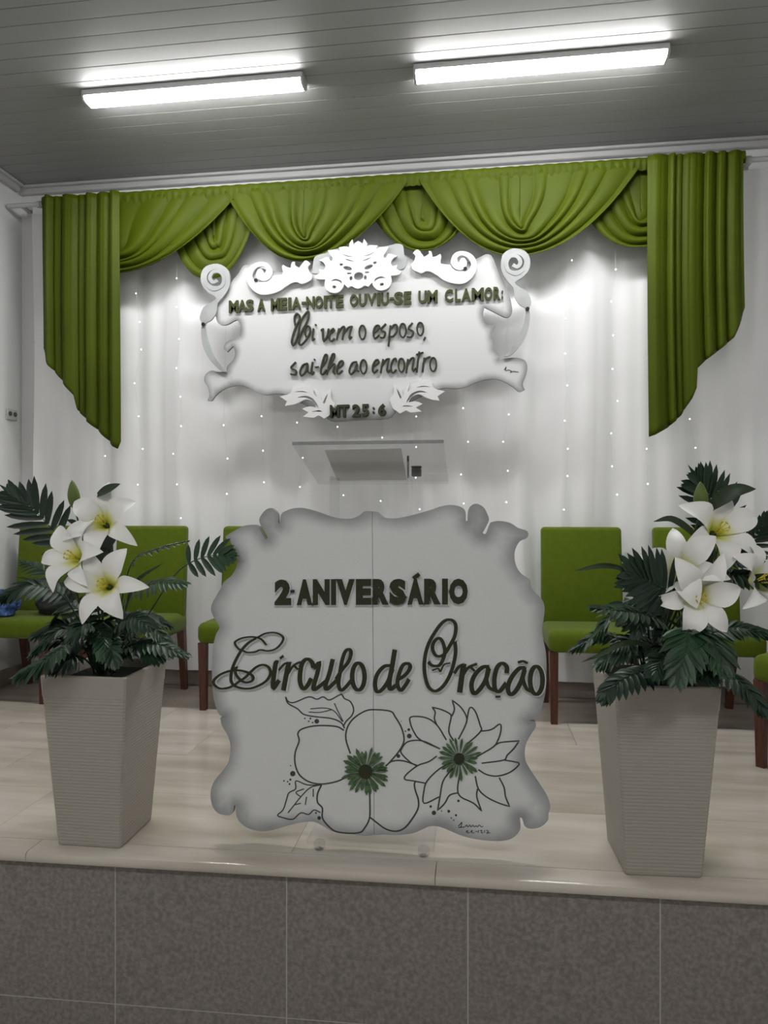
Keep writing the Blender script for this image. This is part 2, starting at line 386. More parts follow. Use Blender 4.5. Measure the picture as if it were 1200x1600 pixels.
# ------------------------------------------------------------------ ceiling lights
def batten(x0, x1, y, label, lampm, group='ceiling batten lights'):
    t = root('batten_light', ((x0+x1)/2, y, ZC), label, 'ceiling light', group)
    G().rbox(x0, x1, y-.046, y+.046, ZC-.030, ZC-.0005, .004).mk('housing', M['trim'], t)
    prof = [(y-.042, ZC-.0303), (y-.042, ZC-.040), (y-.037, ZC-.047), (y-.027, ZC-.051), (y, ZC-.0525), (y+.027, ZC-.051), (y+.037, ZC-.047), (y+.042, ZC-.040), (y+.042, ZC-.0303)]
    g = G(); n = len(prof)-1; m_ = n+1; vv = [(x, a, b) for x in (x0+.012, x1-.012) for a, b in prof]
    ff = [(k, k+1, m_+k+1, m_+k) for k in range(n)]+[(n, 0, m_, m_+n), tuple(range(m_)), tuple(range(2*m_-1, m_-1, -1))]
    g.add(vv, ff).mk('diffuser', lampm, t, smooth=True, flat_angle=50)
    for xa, xb in ((x0, x0+.012), (x1-.012, x1)):
        vv = [(x, y+(a-y)*1.06, ZC-.030+(b-ZC+.030)*1.06) for x in (xa, xb) for a, b in prof]
        G().add(vv, ff).mk('end_cap', M['trim'], t, smooth=True, flat_angle=50)
    return t
batten(-1.945, -.815, 3.262, 'lit white LED batten on the ceiling, the left of the two, nearer the left wall', M['lamp'])
batten(-.288, .868, 3.28, 'lit white LED batten on the ceiling, the right of the two, above the right-hand swag', M['lamp'])
for hx in (-1.7, .5):  # unseen battens, added to brighten the sign front and the riser
    batten(hx-.58, hx+.58, -.9, 'added fill batten, unseen behind the viewpoint, on the '+('left' if hx < 0 else 'right'), M['filllamp'], 'added fill battens behind the viewpoint')

# ------------------------------------------------------------------ rod and backdrop cloth
VY = 3.985                       # plane of the rod and valance
zr = at(600, 283, VY).z          # rod axis
t = root('curtain_rod', (XL+.02, VY+.02, zr), 'white curtain rod along the top of the back wall, mostly under the green valance', 'curtain rod')
G().tube([(XL+.012, VY+.02, zr), (XR-.012, VY+.02, zr)], .014, 12).mk('pole', M['trim'], t, smooth=True, flat_angle=50)
for x in (XL+.10, at(1170, 250, VY).x+.02, -.6):
    G().box(x-.012, x+.012, VY+.015, YW-.0605, zr-.006, zr+.006).rbox(x-.02, x+.02, YW-.066, YW-.0601, zr-.03, zr+.03, .002).mk('bracket', M['trim'], t)
for x in (at(58, 318, VY).x, at(1172, 250, VY).x):
    G().tube([(x-.014, VY+.02, zr), (x-.01, VY+.02, zr), (x+.01, VY+.02, zr), (x+.014, VY+.02, zr)], [.017, .021, .021, .017], 12).mk('stop_ring', M['trim'], t, smooth=True, flat_angle=50)
rr = random.Random(5)
ph = [rr.uniform(0, 6.28) for _ in range(6)]
def fold(x):
    a = math.sin(2*math.pi*x/.40+ph[0]+.9*math.sin(2*math.pi*x/1.3+ph[1])); b = math.sin(2*math.pi*x/.21+ph[2]+math.sin(x*3.1+ph[3])); c = math.sin(2*math.pi*x/.115+ph[4])
    return .60*math.copysign(abs(a)**.75, a)+.32*b+.10*c
xa, xb = at(48, 400, 4.07).x, XR-.03
def sheer(u, v):
    x = xa+(xb-xa)*u; z = .105+(zr-.016-.105)*v
    return (x+.008*math.sin(3*z+x*4), 4.095-.029*fold(x+.02*math.sin(z*1.3))*(1-.35*v), z+.004*fold(x)*(1-v))
tag(G().grid(sheer, 520, 14).mk('backdrop_curtain', M['sheer'], None, smooth=True), 'white sheer backdrop curtain hanging in soft folds across the back wall', 'curtain')

# ------------------------------------------------------------------ green valance
val = root('swag_valance', (at(600, 283, VY).x, VY, zr), 'green satin valance with draped swags and two long side tails over the white backdrop', 'valance')
def topline(px): return 313+(240-313)*(px-67)/(1163-67)
def fold_set(seed, wmin, wmax, grow=0):
    r = random.Random(seed); b = [-.2]
    while b[-1] < 1.2: b.append(b[-1]+r.uniform(wmin, wmax)*(1-grow*max(0, min(1, b[-1]))))
    a = [r.uniform(.35, 1) for _ in b]; w_ = [r.uniform(.55, 1.5) for _ in b]
    def f(v):
        for i in range(len(b)-1):
            if b[i] <= v < b[i+1]:
                t_ = (v-b[i])/(b[i+1]-b[i]); return a[i]*math.sin(math.pi*t_**w_[i])**.65*min(1, (b[i+1]-b[i])/.09)
        return 0
    return f
def swag(xL, xR, yb, Y, seed, xc=None, small=False, amp=.045):
    r = random.Random(seed); k = [r.uniform(-.35, .35) for _ in range(8)]
    c = (xL+xR)/2 if xc is None else xc
    FS = fold_set(seed*17, *((.14, .30) if small else (.09, .24))); FT = fold_set(seed*31, .06, .16)
    def fn(u, v):
        s = 2*u-1
        wl = (c-xL) if s < 0 else (xR-c)
        vv_ = v
        px = c+s*wl*vv_+8*math.sin(3*v+k[0])*(1-abs(s))
        top = topline(max(67, min(1163, px)))+4
        D = yb-topline(c)-6
        shape = max(0, 1-abs(s)**((2.9 if small else 2.5)+.5*k[1]-.55*v))
        py = top+D*((.52+.48*v**.9) if small else (.62+.38*v**.85))*shape
        f = FS(v+.05*s*k[3]+.035*math.sin(4*s+k[4]*5)+.02*math.sin(9*s+k[6]*7)*(1-v))
        env = .25+.75*(1-abs(s)**2.2)
        # upright gathers near the rod
        gt = 0
        dep = -amp*(f-.35)*env*(.45+.55*min(1, v*3))-.010*gt-.016*v*shape
        p = at(px, py, Y); return (p.x, Y+dep, p.z)
    o = G().grid(fn, 64, 120).mk('swag', M['green'], val, smooth=True)
    sol = o.modifiers.new('cloth', 'SOLIDIFY'); sol.thickness = .0015
    return o
for a in ((250, 412, 439, 3.985, 2, 332), (556, 768, 398, 3.985, 4, 660), (880, 1110, 392, 3.985, 6, 1000)): swag(*a, small=True, amp=.042)
for a in ((70, 376, 432, 3.945, 1, 180), (350, 640, 414, 3.945, 3, 475), (652, 1004, 405, 3.945, 5, 812)): swag(*a, amp=.048)
def header(u, v):
    px = 66+(1164-66)*u; p = at(px, topline(px)+(-8+24*v), VY-.035)
    return (p.x, VY-.036-.006*math.sin(px*.55+2*math.sin(px*.05))*v-.012*math.sin(math.pi*v)+ (.03 if v == 0 else 0), p.z+.002*math.sin(px*.31)*(1-v))
G().grid(header, 420, 5).mk('header', M['green'], val, smooth=True)
def tail(xl, xr, hem, seed, npl, Y):
    r = random.Random(seed); k = [r.uniform(-1, 1) for _ in range(6)]
    FU = fold_set(seed*7, .07, .24); FW = fold_set(seed*5+1, .03, .08)
    def hemy(s):
        for i in range(len(hem)-1):
            if hem[i][0] <= s <= hem[i+1][0]:
                t_ = (s-hem[i][0])/(hem[i+1][0]-hem[i][0]); return hem[i][1]+(hem[i+1][1]-hem[i][1])*t_
        return hem[-1][1]
    def fn(u, v):
        px = xl+(xr-xl)*u; y0 = topline(px)-5; py = y0+(hemy(u)-y0)*v
        uu = u+.012*math.sin(3*v+k[0]*4)+.02*v*(u-.5)*k[1]
        e = min(1, 14*min(u, 1-u))
        d = -(.040+.010*v)*(FU(uu)-.3)*e-.008*FW(uu)*e*(1-.6*v)-.010*math.sin(5*u+k[2]*3)
        p = at(px+2.5*math.sin(v*2+k[4])*v, py, Y); return (p.x, Y+d, p.z)
    o = G().grid(fn, 170, 40).mk('tail', M['green'], val, smooth=True)
    sol = o.modifiers.new('cloth', 'SOLIDIFY'); sol.thickness = .0015
    return o
tail(67, 188, [(0, 545), (.08, 572), (.18, 588), (.35, 612), (.39, 618), (.42, 640), (.55, 657), (.75, 678), (.92, 698), (.97, 702), (1, 690)], 11, 4.6, 3.885)
tail(1011, 1162, [(0, 683), (.06, 680), (.2, 668), (.33, 650), (.45, 622), (.49, 606), (.50, 576), (.6, 562), (.75, 545), (.88, 528), (.96, 500), (1, 480)], 12, 5.4, 3.885)

# ------------------------------------------------------------------ fairy lights on the backdrop
FL = ['just below the tip of the left green tail', 'hanging right beside the left green tail', 'hanging left of the verse panel', 'hanging under the left scroll of the verse panel', 'hanging left of the clear pulpit', 'hanging behind the left end of the pulpit top', 'hanging behind the papers on the pulpit', 'hanging behind the middle of the pulpit', 'hanging behind the black case on the pulpit', 'hanging just right of the clear pulpit', 'hanging under the lower right corner of the verse panel', 'hanging right of the verse panel', 'midway between verse panel and right green tail', 'below the tip of the right green tail', 'hanging at the notch of the right green tail']
cols = [(162, 706, 760, 1), (217, 440, 760, 2), (278, 430, 830, 3), (356, 640, 830, 4), (412, 640, 790, 5), (470, 640, 790, 6), (532, 665, 800, 7), (592, 660, 800, 8), (655, 645, 800, 9),
        (727, 625, 800, 10), (790, 625, 815, 11), (888, 395, 820, 12), (960, 415, 815, 13), (1014, 690, 800, 14), (1084, 640, 735, 15)]
bulb = None
for px, y0, y1, sd in cols:
    r = random.Random(sd*13); pts = []; yy = y0+r.uniform(0, 25)
    ptop = Vector((at(px, 500, 4.02).x, VY+.0345, zr+.004))
    pts.append(ptop); pts.append(Vector((ptop.x, 4.03, zr-.05))); bl = []
    while yy < y1:
        q = at(px+r.uniform(-7, 7), yy, 4.018); pts.append(q); bl.append(q); yy += r.uniform(42, 56)
    tl = root('fairy_light_string', tuple(pts[0]), 'string of tiny white fairy lights '+FL[sd-1], 'fairy lights', 'fairy light strings on the backdrop')
    G().tube(pts, .0007, 4).mk('wire', M['wire'], tl)
    for q in bl:
        if bulb is None:
            o = G().ball((0, 0, 0), .0045, 8, 6).mk('bulb', M['led'], None, smooth=True); bulb = o.data; o.parent = tl
        else:
            o = bpy.data.objects.new('bulb', bulb); C.objects.link(o); o.parent = tl
        o.location = q-pts[0]+Vector((0, -.004, 0))

# ------------------------------------------------------------------ hanging panel (verse)
PY = 3.86
pan = root('verse_panel', tuple(at(572, 640, PY)), 'white scroll-edged hanging panel with a verse, MT 25:6, below the valance', 'sign')
POUT = [(372, 428), (382, 414), (398, 416), (430, 424), (480, 424), (500, 402), (520, 390), (562, 384), (608, 388), (638, 402), (662, 414), (720, 412), (745, 404), (760, 397), (769, 401), (776, 418), (786, 440), (796, 462), (800, 480), (799, 491), (791, 496), (777, 490), (765, 484), (757, 480), (755, 492), (760, 507), (774, 508), (769, 520), (771, 532), (772, 546), (781, 556), (778, 563),
        (790, 560), (807, 559), (820, 563), (824, 573), (822, 586), (817, 600), (820, 609), (811, 612), (802, 605), (787, 596), (772, 592), (755, 594), (740, 599), (727, 605), (710, 607), (692, 606), (672, 614), (645, 626), (620, 642), (606, 654), (566, 656), (522, 659), (508, 652), (490, 640), (470, 630), (450, 617),
        (432, 615), (415, 617), (400, 612), (390, 606), (375, 602), (357, 605), (345, 611), (336, 619), (331, 626), (324, 626), (327, 617), (324, 604), (319, 595), (321, 585), (330, 579), (341, 581), (353, 580), (355, 572), (365, 561), (367, 549), (364, 541), (355, 550), (349, 544), (353, 535), (364, 529), (375, 525), (377, 515), (374, 504), (369, 500), (355, 507), (344, 507), (338, 499), (337, 480), (349, 466), (357, 452), (362, 440)]
plate('board', [POUT], PY, .015, M['board2'], pan, 3, grid=.022)
# grey side scrolls (mirrored pair)
def sidescroll(mx, dy):
    f = lambda p: (p[0], p[1]) if not mx else (1142-p[0], p[1]+dy)
    arc = [(331, 472), (318, 480), (312, 496), (315, 506), (314, 520), (317, 540), (325, 558), (336, 572), (346, 580), (354, 581), (346, 572), (336, 558), (328, 542), (322, 522), (321, 506), (330, 500), (338, 488), (340, 474), (350, 462), (358, 448), (359, 432), (355, 420), (340, 412), (322, 416), (314, 428), (315, 444), (324, 456), (334, 462), (338, 466)]
    hole = ell(337, 434, 14, 13)
    g_ = plate('side_scroll', [[f(p) for p in arc], [f(p) for p in hole]], PY-.014, .012, M['greyfoam'], pan, 3)
    g_.data
    sp = G(); stroke(sp, [f(p) for p in [(325, 446), (335, 453), (347, 448), (351, 436), (345, 426), (334, 426), (329, 435), (334, 442), (341, 439)]], 6, PY-.004, .012, .2); sp.mk('curl', M['greyfoam'], pan)
    p = f((318, 507)); q = at(*p, PY-.014)
    G().tube([(q.x, q.y-.008, q.z), (q.x, q.y+.001, q.z)], .011, 12).mk('screw_cap', M['black'], pan)
sidescroll(False, 0); sidescroll(True, -24)
OY = PY-.022; OT = .016
SC = [(470,510),(450,524),(440,550),(370,600),(290,605),(230,606),(190,600),(150,540),(140,490),(170,420),(230,370),(310,360),(355,400),(350,450),(330,478),(312,440),(290,405),(245,400),(208,450),(208,510),(240,560),(300,588),(380,575),(432,525),(456,470),(445,400),(400,330),(320,295),(220,300),(120,350),(60,440),(50,540),(80,640),(160,740),(270,800),(420,795),(560,750),(660,680),(760,620),(840,605),(920,635),(1050,580),(1080,500),(1030,440),(1010,370),(1050,320),(1010,280),(960,275),(890,360),(880,385),(830,360),(800,330),(805,290),(770,290),(750,330),(745,385),(680,370),(620,335),(605,380),(620,440),(610,490),(540,500)]
SCp = [(380+x/10, 380+y/10) for x, y in SC]
plate('scroll_ornament', [SCp], OY, OT, M['white'], pan, 3, sharp=60)
plate('scroll_ornament', [[(1130-x, y-17) for x, y in SCp[::-1]]], OY, OT, M['white'], pan, 3, sharp=60)
for p in ((400, 438), (727, 420)):
    q = at(*p, OY); G().tube([(q.x, q.y-.006, q.z), (q.x, q.y+.004, q.z)], .010, 12).mk('screw_cap', M['black'], pan)
CH = [(530,108),(505,124),(482,140),(470,90),(440,130),(436,172),(402,160),(330,165),(345,205),(292,188),(214,190),(238,236),(262,268),(262,300),(240,300),(222,262),(190,262),(120,290),(160,306),(190,352),(172,392),(120,380),(132,420),(76,452),(104,482),(188,492),(180,545),(202,602),(262,636),(330,630),(370,590),(384,552),(425,592),(462,578),(498,598),(530,606)]
full = CH+[(1060-x, y) for x, y in CH[-2:0:-1]]
cp = lambda x, y: (480+x/6.667, 360+y/6.667-.055*(x-530)/6.667)
rot = lambda cx, cy, a, b, an: [(cx+a*math.cos(t)*math.cos(an)-b*math.sin(t)*math.sin(an), cy+a*math.cos(t)*math.sin(an)+b*math.sin(t)*math.cos(an)) for t in [2*math.pi*i/10 for i in range(10)]]
holes = [rot(420, 386, 47, 21, .33), rot(640, 386, 47, 21, -.33), ell(535, 476, 50, 42, 10), [(352,232),(420,256),(488,272),(420,266)], [(388,286),(440,300),(492,322),(440,314)], [(708,232),(640,256),(572,272),(640,266)], [(672,286),(620,300),(568,322),(620,314)],
         ell(355, 345, 20, 14, 8), ell(705, 345, 20, 14, 8), ell(456, 494, 16, 22, 8), ell(604, 494, 16, 22, 8), [(240,515),(290,490),(350,512),(360,548),(330,520),(290,510)], [(820,515),(770,490),(710,512),(700,548),(730,520),(770,510)], ell(438, 442, 24, 9, 8), ell(622, 442, 24, 9, 8), ell(282, 575, 20, 16, 8), ell(778, 575, 20, 16, 8)]
plate('crest_ornament', [[cp(*p) for p in full]]+[[cp(*p) for p in h] for h in holes], OY-.004, OT, M['white'], pan, 3, sharp=60)
back = [(80,250),(150,225),(240,215),(400,190),(530,150),(660,190),(820,180),(940,160),(1000,190),(1010,280),(1040,330),(1010,420),(900,440),(530,560),(160,440),(50,420),(60,320)]
plate('crest_backing', [[cp(*p) for p in back]], PY-.006, .006, M['greyfoam'], pan, 3)
LF = [(30,130),(105,108),(122,55),(160,72),(212,58),(262,84),(268,112),(290,134),(272,72),(300,105),(322,160),(334,112),(386,80),(384,130),(394,160),(414,182),(402,222),(388,252),(340,285),(300,262),(268,278),(192,270),(232,242),(186,216),(236,200),(284,208),(268,172),(215,150),(170,170),(130,186),(68,196),(82,164)]
LFp = [(430+x/4.444, 590+y/4.444) for x, y in LF]
LH = [[(150,140),(205,125),(262,146),(292,190),(300,215),(280,190),(250,158),(205,138)], [(330,175),(345,140),(366,112),(356,146),(342,182)], [(250,236),(300,226),(330,236),(300,238)], [(130,100),(180,92),(230,104),(180,100)]]
LHp = [[(430+x/4.444, 590+y/4.444) for x, y in h] for h in LH]
plate('leaf_ornament', [LFp]+LHp, OY, OT, M['white'], pan, 3, sharp=60)
plate('leaf_ornament', [[(1132-x, y-8) for x, y in L_[::-1]] for L_ in [LFp]+LHp], OY, OT, M['white'], pan, 3, sharp=60)
# block lettering on the panel
for ch, x0, x1 in [('M',358.5,373),('A',372.5,386),('S',385,397),('A',403,415),('M',424,437),('E',438,449),('I',451,455.5),('A',456.5,471),('-',472,478),('N',479,492),('O',492.5,505),('I',506.5,511),('T',511.5,523.5),('E',525,537),('O',547,559.5),('U',561,573),('V',574,588),('I',589.5,594),('U',596,608),('-',609.5,615.5),('S',616,630),('E',631.5,643),('U',654,667),('M',668,684),('C',695,708),('L',711,720),('A',721,736),('M',737,756),('O',757,769.5),('R',771,782),(':',783.3,786.3)]:
    T = lambda x: 470.5+(448.5-470.5)*(x-358)/428; B = lambda x: 489.5+(469-489.5)*(x-358)/428
    if ch == '-':
        m0, m1 = (T(x0)+B(x0))/2, (T(x1)+B(x1))/2; letter(ch, x0, x1, m0-2, m0+2, m1-2, m1+2, PY, .012, M['letter2'], pan, .03)
    elif ch == ':': letter(ch, x0, x1, T(x0)+6, B(x0)-1, T(x1)+6, B(x1)-1, PY, .012, M['letter2'], pan, .03)
    else: letter(ch, x0, x1, T(x0), B(x0), T(x1), B(x1), PY, .012, M['letter2'], pan, .040)
for ch, x0, x1 in [('M',517,531.5),('T',532,546.5),('2',551.5,564),('5',566,577.5),(':',583,586),('6',591.5,604)]:
    T = lambda x: 634-2.5*(x-517)/87; B = lambda x: 653.5-3*(x-517)/87
    letter(ch, x0, x1, T(x0)+(5 if ch == ':' else 0), B(x0)-(4 if ch == ':' else 0), T(x1)+(5 if ch == ':' else 0), B(x1)-(4 if ch == ':' else 0), PY, .030, M['letter'], pan, .035)
# script lettering on the panel
def script(letters, base, sc, Yf, th, mat, parent, wdef, cal=.4, sub=5, foam=0):
    for strokes in letters:
        g = G()
        for s in strokes:
            wd = s[1] if isinstance(s[1], (int, float)) else wdef; pts = s[0] if isinstance(s[1], (int, float)) else s
            closed = len(s) == 3 and s[2] == 'o' if isinstance(s[1], (int, float)) else False
            stroke(g, [(base[0]+x/sc, base[1]+y/sc) for x, y in pts], wd/sc, Yf, th, cal, closed, sub)
        lo = g.mk('letter', mat, parent)
        if foam:
            g = G()
            for s in strokes:
                wd = s[1] if isinstance(s[1], (int, float)) else wdef; pts = s[0] if isinstance(s[1], (int, float)) else s
                closed = len(s) == 3 and s[2] == 'o' if isinstance(s[1], (int, float)) else False
                stroke(g, [(base[0]+x/sc+.6, base[1]+y/sc+.5) for x, y in pts], wd/sc+foam, Yf, th-.003, cal*.7, closed, sub)
            g.mk('foam_edge', M['white'], lo)
D1 = [[[(190,260),(178,200),(180,130),(210,90),(245,120),(240,180),(200,260),(160,370),(140,470),(155,520),(190,470),(230,350),(245,250),(290,140),(355,62),(370,100),(340,210),(280,320),(240,430),(240,500),(280,500),(340,430),(380,350),(385,280),(350,255),(318,300),(322,370),(350,430)]],
      [[(432,290),(420,380),(420,450),(446,420)], ([(455,250),(466,234)], 22)],
      [[(528,318),(560,292),(556,380),(564,460),(612,400),(634,292)]],
      [[(650,365),(705,320),(698,288),(660,326),(642,410),(668,458),(716,420)]],
      [[(772,288),(742,440)], [(752,380),(800,288),(846,272),(816,440)], [(832,370),(890,284),(944,258),(908,400),(916,432),(942,398)]],
      [(ell(1085,340,42,92), 21, 'o')],
      [[(196,738),(130,815),(196,850),(190,905),(122,898)]],
      [[(352,752),(290,780),(252,868),(270,920),(330,860),(356,758),(352,860),(392,888)]],
      [[(420,738),(404,850),(414,905),(442,868)], ([(437,712),(452,698)], 24)],
      [([(450,806),(502,800)], 22)],
      [[(528,835),(602,720),(610,640),(582,650),(542,780),(530,890),(560,900),(606,838)]],
      [[(640,810),(700,700),(710,630),(682,640),(642,770),(610,910)], [(638,830),(690,770),(718,772),(696,870),(722,898)]],
      [[(740,832),(818,780),(820,722),(780,740),(745,830),(760,900),(822,850)]],
      [[(1012,732),(950,752),(910,850),(930,900),(982,850),(1016,750),(1006,840),(1038,862)]],
      [(ell(1100,800,42,92), 21, 'o')]]
script(D1, (440, 480), 8.571, PY, .012, M['letter'], pan, 23)
D2 = [[[(206,352),(280,290),(274,248),(230,262),(205,340),(220,422),(284,378)]], [[(370,226),(304,305),(362,342),(340,410),(290,406)]],
      [[(432,248),(420,350),(406,524)], [(424,310),(478,242),(518,250),(514,330),(470,390),(424,396)]], [(ell(597,315,42,92), 21, 'o')], [[(726,214),(672,288),(736,332),(710,400),(650,398)]], [(ell(830,295,42,86), 21, 'o')], [([(897,404),(876,448)], 22)],
      [[(192,802),(270,750),(264,708),(228,722),(194,800),(206,882),(264,838)]], [[(334,698),(300,884)], [(312,800),(370,710),(414,690),(386,840),(396,880),(432,838)]], [[(512,732),(500,688),(462,718),(440,810),(460,882),(514,838)]], [(ell(578,780,40,92), 21, 'o')],
      [[(664,698),(644,884)], [(655,790),(700,700),(744,690),(726,830),(736,862),(772,818)]], [[(816,598),(800,720),(784,874)], [(772,640),(872,608)]], [[(884,680),(860,872)], [(866,762),(910,692),(968,664)]], [(ell(1003,770,42,92), 21, 'o')]]
script(D2, (560, 480), 8.571, PY, .012, M['letter'], pan, 23)
g = G()
for s in ([(788,578),(791,573),(790,579),(795,578)], [(795,578),(799,580),(797,582),(803,580)], [(803,580),(806,581),(810,581)]): stroke(g, s, 1.2, PY, .0012, .2)
g.mk('signature', M['ink'], pan)

# ------------------------------------------------------------------ acrylic pulpit with things on it
PN, PF, ZN, ZFAR = 2.272, 2.676, 1.312, 1.193
px0, px1 = -.612, -.102
pul = root('acrylic_pulpit', (-.36, 2.40, 0), 'clear acrylic pulpit with slanted reading top behind the anniversary sign', 'pulpit')
def slant(x, yy, dz): k = (yy-PN)/(PF-PN); return (x, yy, ZN+(ZFAR-ZN)*k+dz)
def slantbox(g, x0, x1, y0, y1, d0, d1):
    return g.add([slant(x0,y0,d0), slant(x1,y0,d0), slant(x1,y1,d0), slant(x0,y1,d0), slant(x0,y0,d1), slant(x1,y0,d1), slant(x1,y1,d1), slant(x0,y1,d1)], [(0,3,2,1),(4,5,6,7),(0,1,5,4),(1,2,6,5),(2,3,7,6),(3,0,4,7)])
slantbox(G(), px0, px1, PN+.004, PF, 0, .010).mk('reading_top', M['clear'], pul)
slantbox(G(), px0, px1, PN, PN+.004, 0, .010).mk('polished_edge', M['clearedge'], pul)
slantbox(G(), px0+.075, px1, PF-.008, PF, .010, .034).mk('book_ledge', M['clear'], pul)
cx0, cx1 = at(517, 780, 2.43).x, at(637, 780, 2.43).x
G().box(cx0, cx1, 2.425, 2.437, .045, slant(0, 2.43, 0)[2]-.002).mk('column', M['clear'], pul)
for x in (cx0-.0045, cx1+.0005): G().box(x, x+.004, 2.425, 2.60, .045, slant(0, 2.60, 0)[2]-.002).mk('side_panel', M['clear'], pul)
bx0, bx1 = at(478, 1320, 2.14).x, at(678, 1320, 2.14).x
G().rbox(bx0, bx1, 2.145, 2.66, .028, .044, .004, 2).mk('base_plate', M['clear'], pul)
for x in (bx0+.035, bx1-.035):
    for yy in (2.18, 2.62):
        G().tube([(x, yy, 0), (x, yy, .004), (x, yy, .024), (x, yy, .0275)], [.014, .018, .018, .014], 12).mk('foot', M['clear'], pul, smooth=True, flat_angle=50)
        G().ball((x, yy-.019, .014), .004, 8, 6).mk('chrome_bolt', M['trim'], pul)
nrm = (Vector(slant(1, PN, 0))-Vector(slant(0, PN, 0))).cross(Vector(slant(0, PF, 0))-Vector(slant(0, PN, 0))).normalized()
def onslant(px, py, d):
    o = Vector((0, 0, EYE)); r_ = ray(px, py); p0 = Vector(slant(0, PN, d)); t_ = (p0-o).dot(nrm)/r_.dot(nrm); return o+r_*t_
cor = [onslant(507, 703, .0115), onslant(627, 700.5, .0115), onslant(636, 750, .0115), onslant(527, 751, .0115)]
tag(G().add([tuple(p) for p in cor]+[tuple(p+Vector((0, 0, .0025))) for p in cor], [(0,1,2,3),(7,6,5,4),(0,4,5,1),(1,5,6,2),(2,6,7,3),(3,7,4,0)]).mk('paper_sheet', M['paper']), 'sheets of grey paper lying on the clear pulpit top', 'paper')
b = onslant(652, 749, .012)
t = root('black_case', tuple(b), 'small black case on the pulpit ledge beside the papers', 'case')
G().rbox(b.x-.020, b.x+.017, b.y-.03, b.y+.0, b.z+.010, b.z+.042, .004).mk('body', M['black'], t, smooth=True, flat_angle=40)
G().rbox(b.x-.021, b.x+.018, b.y-.031, b.y+.001, b.z+.043, b.z+.050, .002).mk('lid', M['black'], t, smooth=True, flat_angle=40)
b = onslant(638, 749, .012)
t = root('pen', tuple(b), 'thin dark pen propped upright between the papers and the black case', 'pen')
G().tube([(b.x, b.y-.01, b.z+.004), (b.x, b.y-.012, b.z+.068)], .004, 8).mk('barrel', M['socketin'], t, smooth=True)
G().tube([(b.x, b.y-.012, b.z+.0685), (b.x, b.y-.012, b.z+.09)], .0046, 8).mk('cap', M['black'], t, smooth=True)

# ------------------------------------------------------------------ anniversary sign
SY = 2.185
sign = root('anniversary_sign', tuple(at(582, 1303, SY+.01)), 'large white cut-out sign reading 2 ANIVERSÁRIO Círculo de Oração with drawn flowers', 'sign')
top_r = [(582,799),(590,800),(595,804),(602,809),(617,810),(635,807),(655,802),(675,796),(690,791),(705,789),(720,792),(727,799),(727.8,814),(730.4,814),(731,800),(735,791),(744,787),(755,792),(761,802),(764,812),(760,822),(754,833),(759,834),(765,819),(768,816),(780,814),(797,817),(810,825),(824,830),(824,840),(812,846),(805,859),(804,872),(807,885),(815,897),(828,906),(830,917),(837,927),(847,937),(851,950),(849,970),(847,982),(849,1000),(853,1020),(854,1050),(853,1075),(850,1093),(846,1108),(842,1120),(836,1124),(826,1126),(836,1128),(837,1136),(830,1147),(822,1162),(820,1177),(822,1192),(830,1207),(842,1225),(855,1245),(860,1260),(857,1271),(856,1282),(845,1292),(830,1295),(820,1291),(815.5,1278),(812.3,1278),(813.5,1292),(810,1301),(800,1310),(785,1314),(765,1314),(742,1311),(722,1306),(705,1299),(687,1292),(672,1291),(660,1296),(645,1302),(620,1305),(600,1304),(585,1305)]
top_l = [(585,1305),(570,1306),(545,1303),(520,1299),(505,1291),(490,1284),(472,1285),(450,1290),(430,1296),(410,1299),(390,1295),(375,1285),(369,1273),(368.6,1259),(365.4,1259),(363,1271),(355,1274),(340,1270),(331,1257),(329,1237),(335,1220),(347,1205),(357,1190),(360,1167),(356,1150),(347,1134),(344,1122),(351,1119),(343,1117),(335,1097),(332,1075),(331,1050),(332,1025),(334,1005),(338,990),(343,980),(336,968),(330,955),(331,944),(338,931),(346,917),(350,909),(361,900),(368,889),(371,876),(368,862),(362,850),(354,842),(352,838),(370,827),(382,821.5),(395,820),(402.5,821.5),(409,832),(415,843),(418,840),(412,829),(406.5,819),(405,811),(410,802),(417,795.5),(424,794),(430,798),(434,804),(434.8,818),(437.6,818),(439,804),(447,798),(460,794),(475,794),(495,799),(515,806),(532,810),(550,810),(562,805),(570,799),(582,799)]
outl = top_r[:-1]+top_l[:-1]
plate('board_half', [top_r], SY, .02, M['board'], sign, 3, grid=.025, sharp=80, edge_loop=outl)
plate('board_half', [[(x-.7 if 581 < x < 586 else x, y) for x, y in top_l]], SY, .02, M['board'], sign, 3, grid=.025, sharp=80, edge_loop=outl)
for ch, x0, x1 in [('2',430.5,456),('A',465,489),('N',490,516),('I',518.5,526),('V',526.5,555),('E',557,581),('R',583,608),('S',609,635),('A',637,662),('R',663,689),('I',691,700),('O',702,731)]:
    T = lambda x: 905-1.5*(x-430)/300; B = lambda x: 945-1.5*(x-430)/300
    letter(ch, x0, x1, T(x0), B(x0), T(x1), B(x1), SY, .012, M['letter'], sign, .068)
    bk = letter(ch, x0-1.2, x1+1.8, T(x0)-1.0, B(x0)+1.8, T(x1)-1.0, B(x1)+1.8, SY, .008, M['white'], sign, .095); bk.name = 'letter_foam_edge'
g = G(); stroke(g, [(646,903.5),(655,896.5)], 6, SY, .012, .1, sub=2); g.mk('accent', M['letter'], sign)
g = G(); stroke(g, [(455,923.5),(460.5,923.5)], 4.5, SY, .012, .1, sub=2); g.mk('dot', M['letter'], sign)
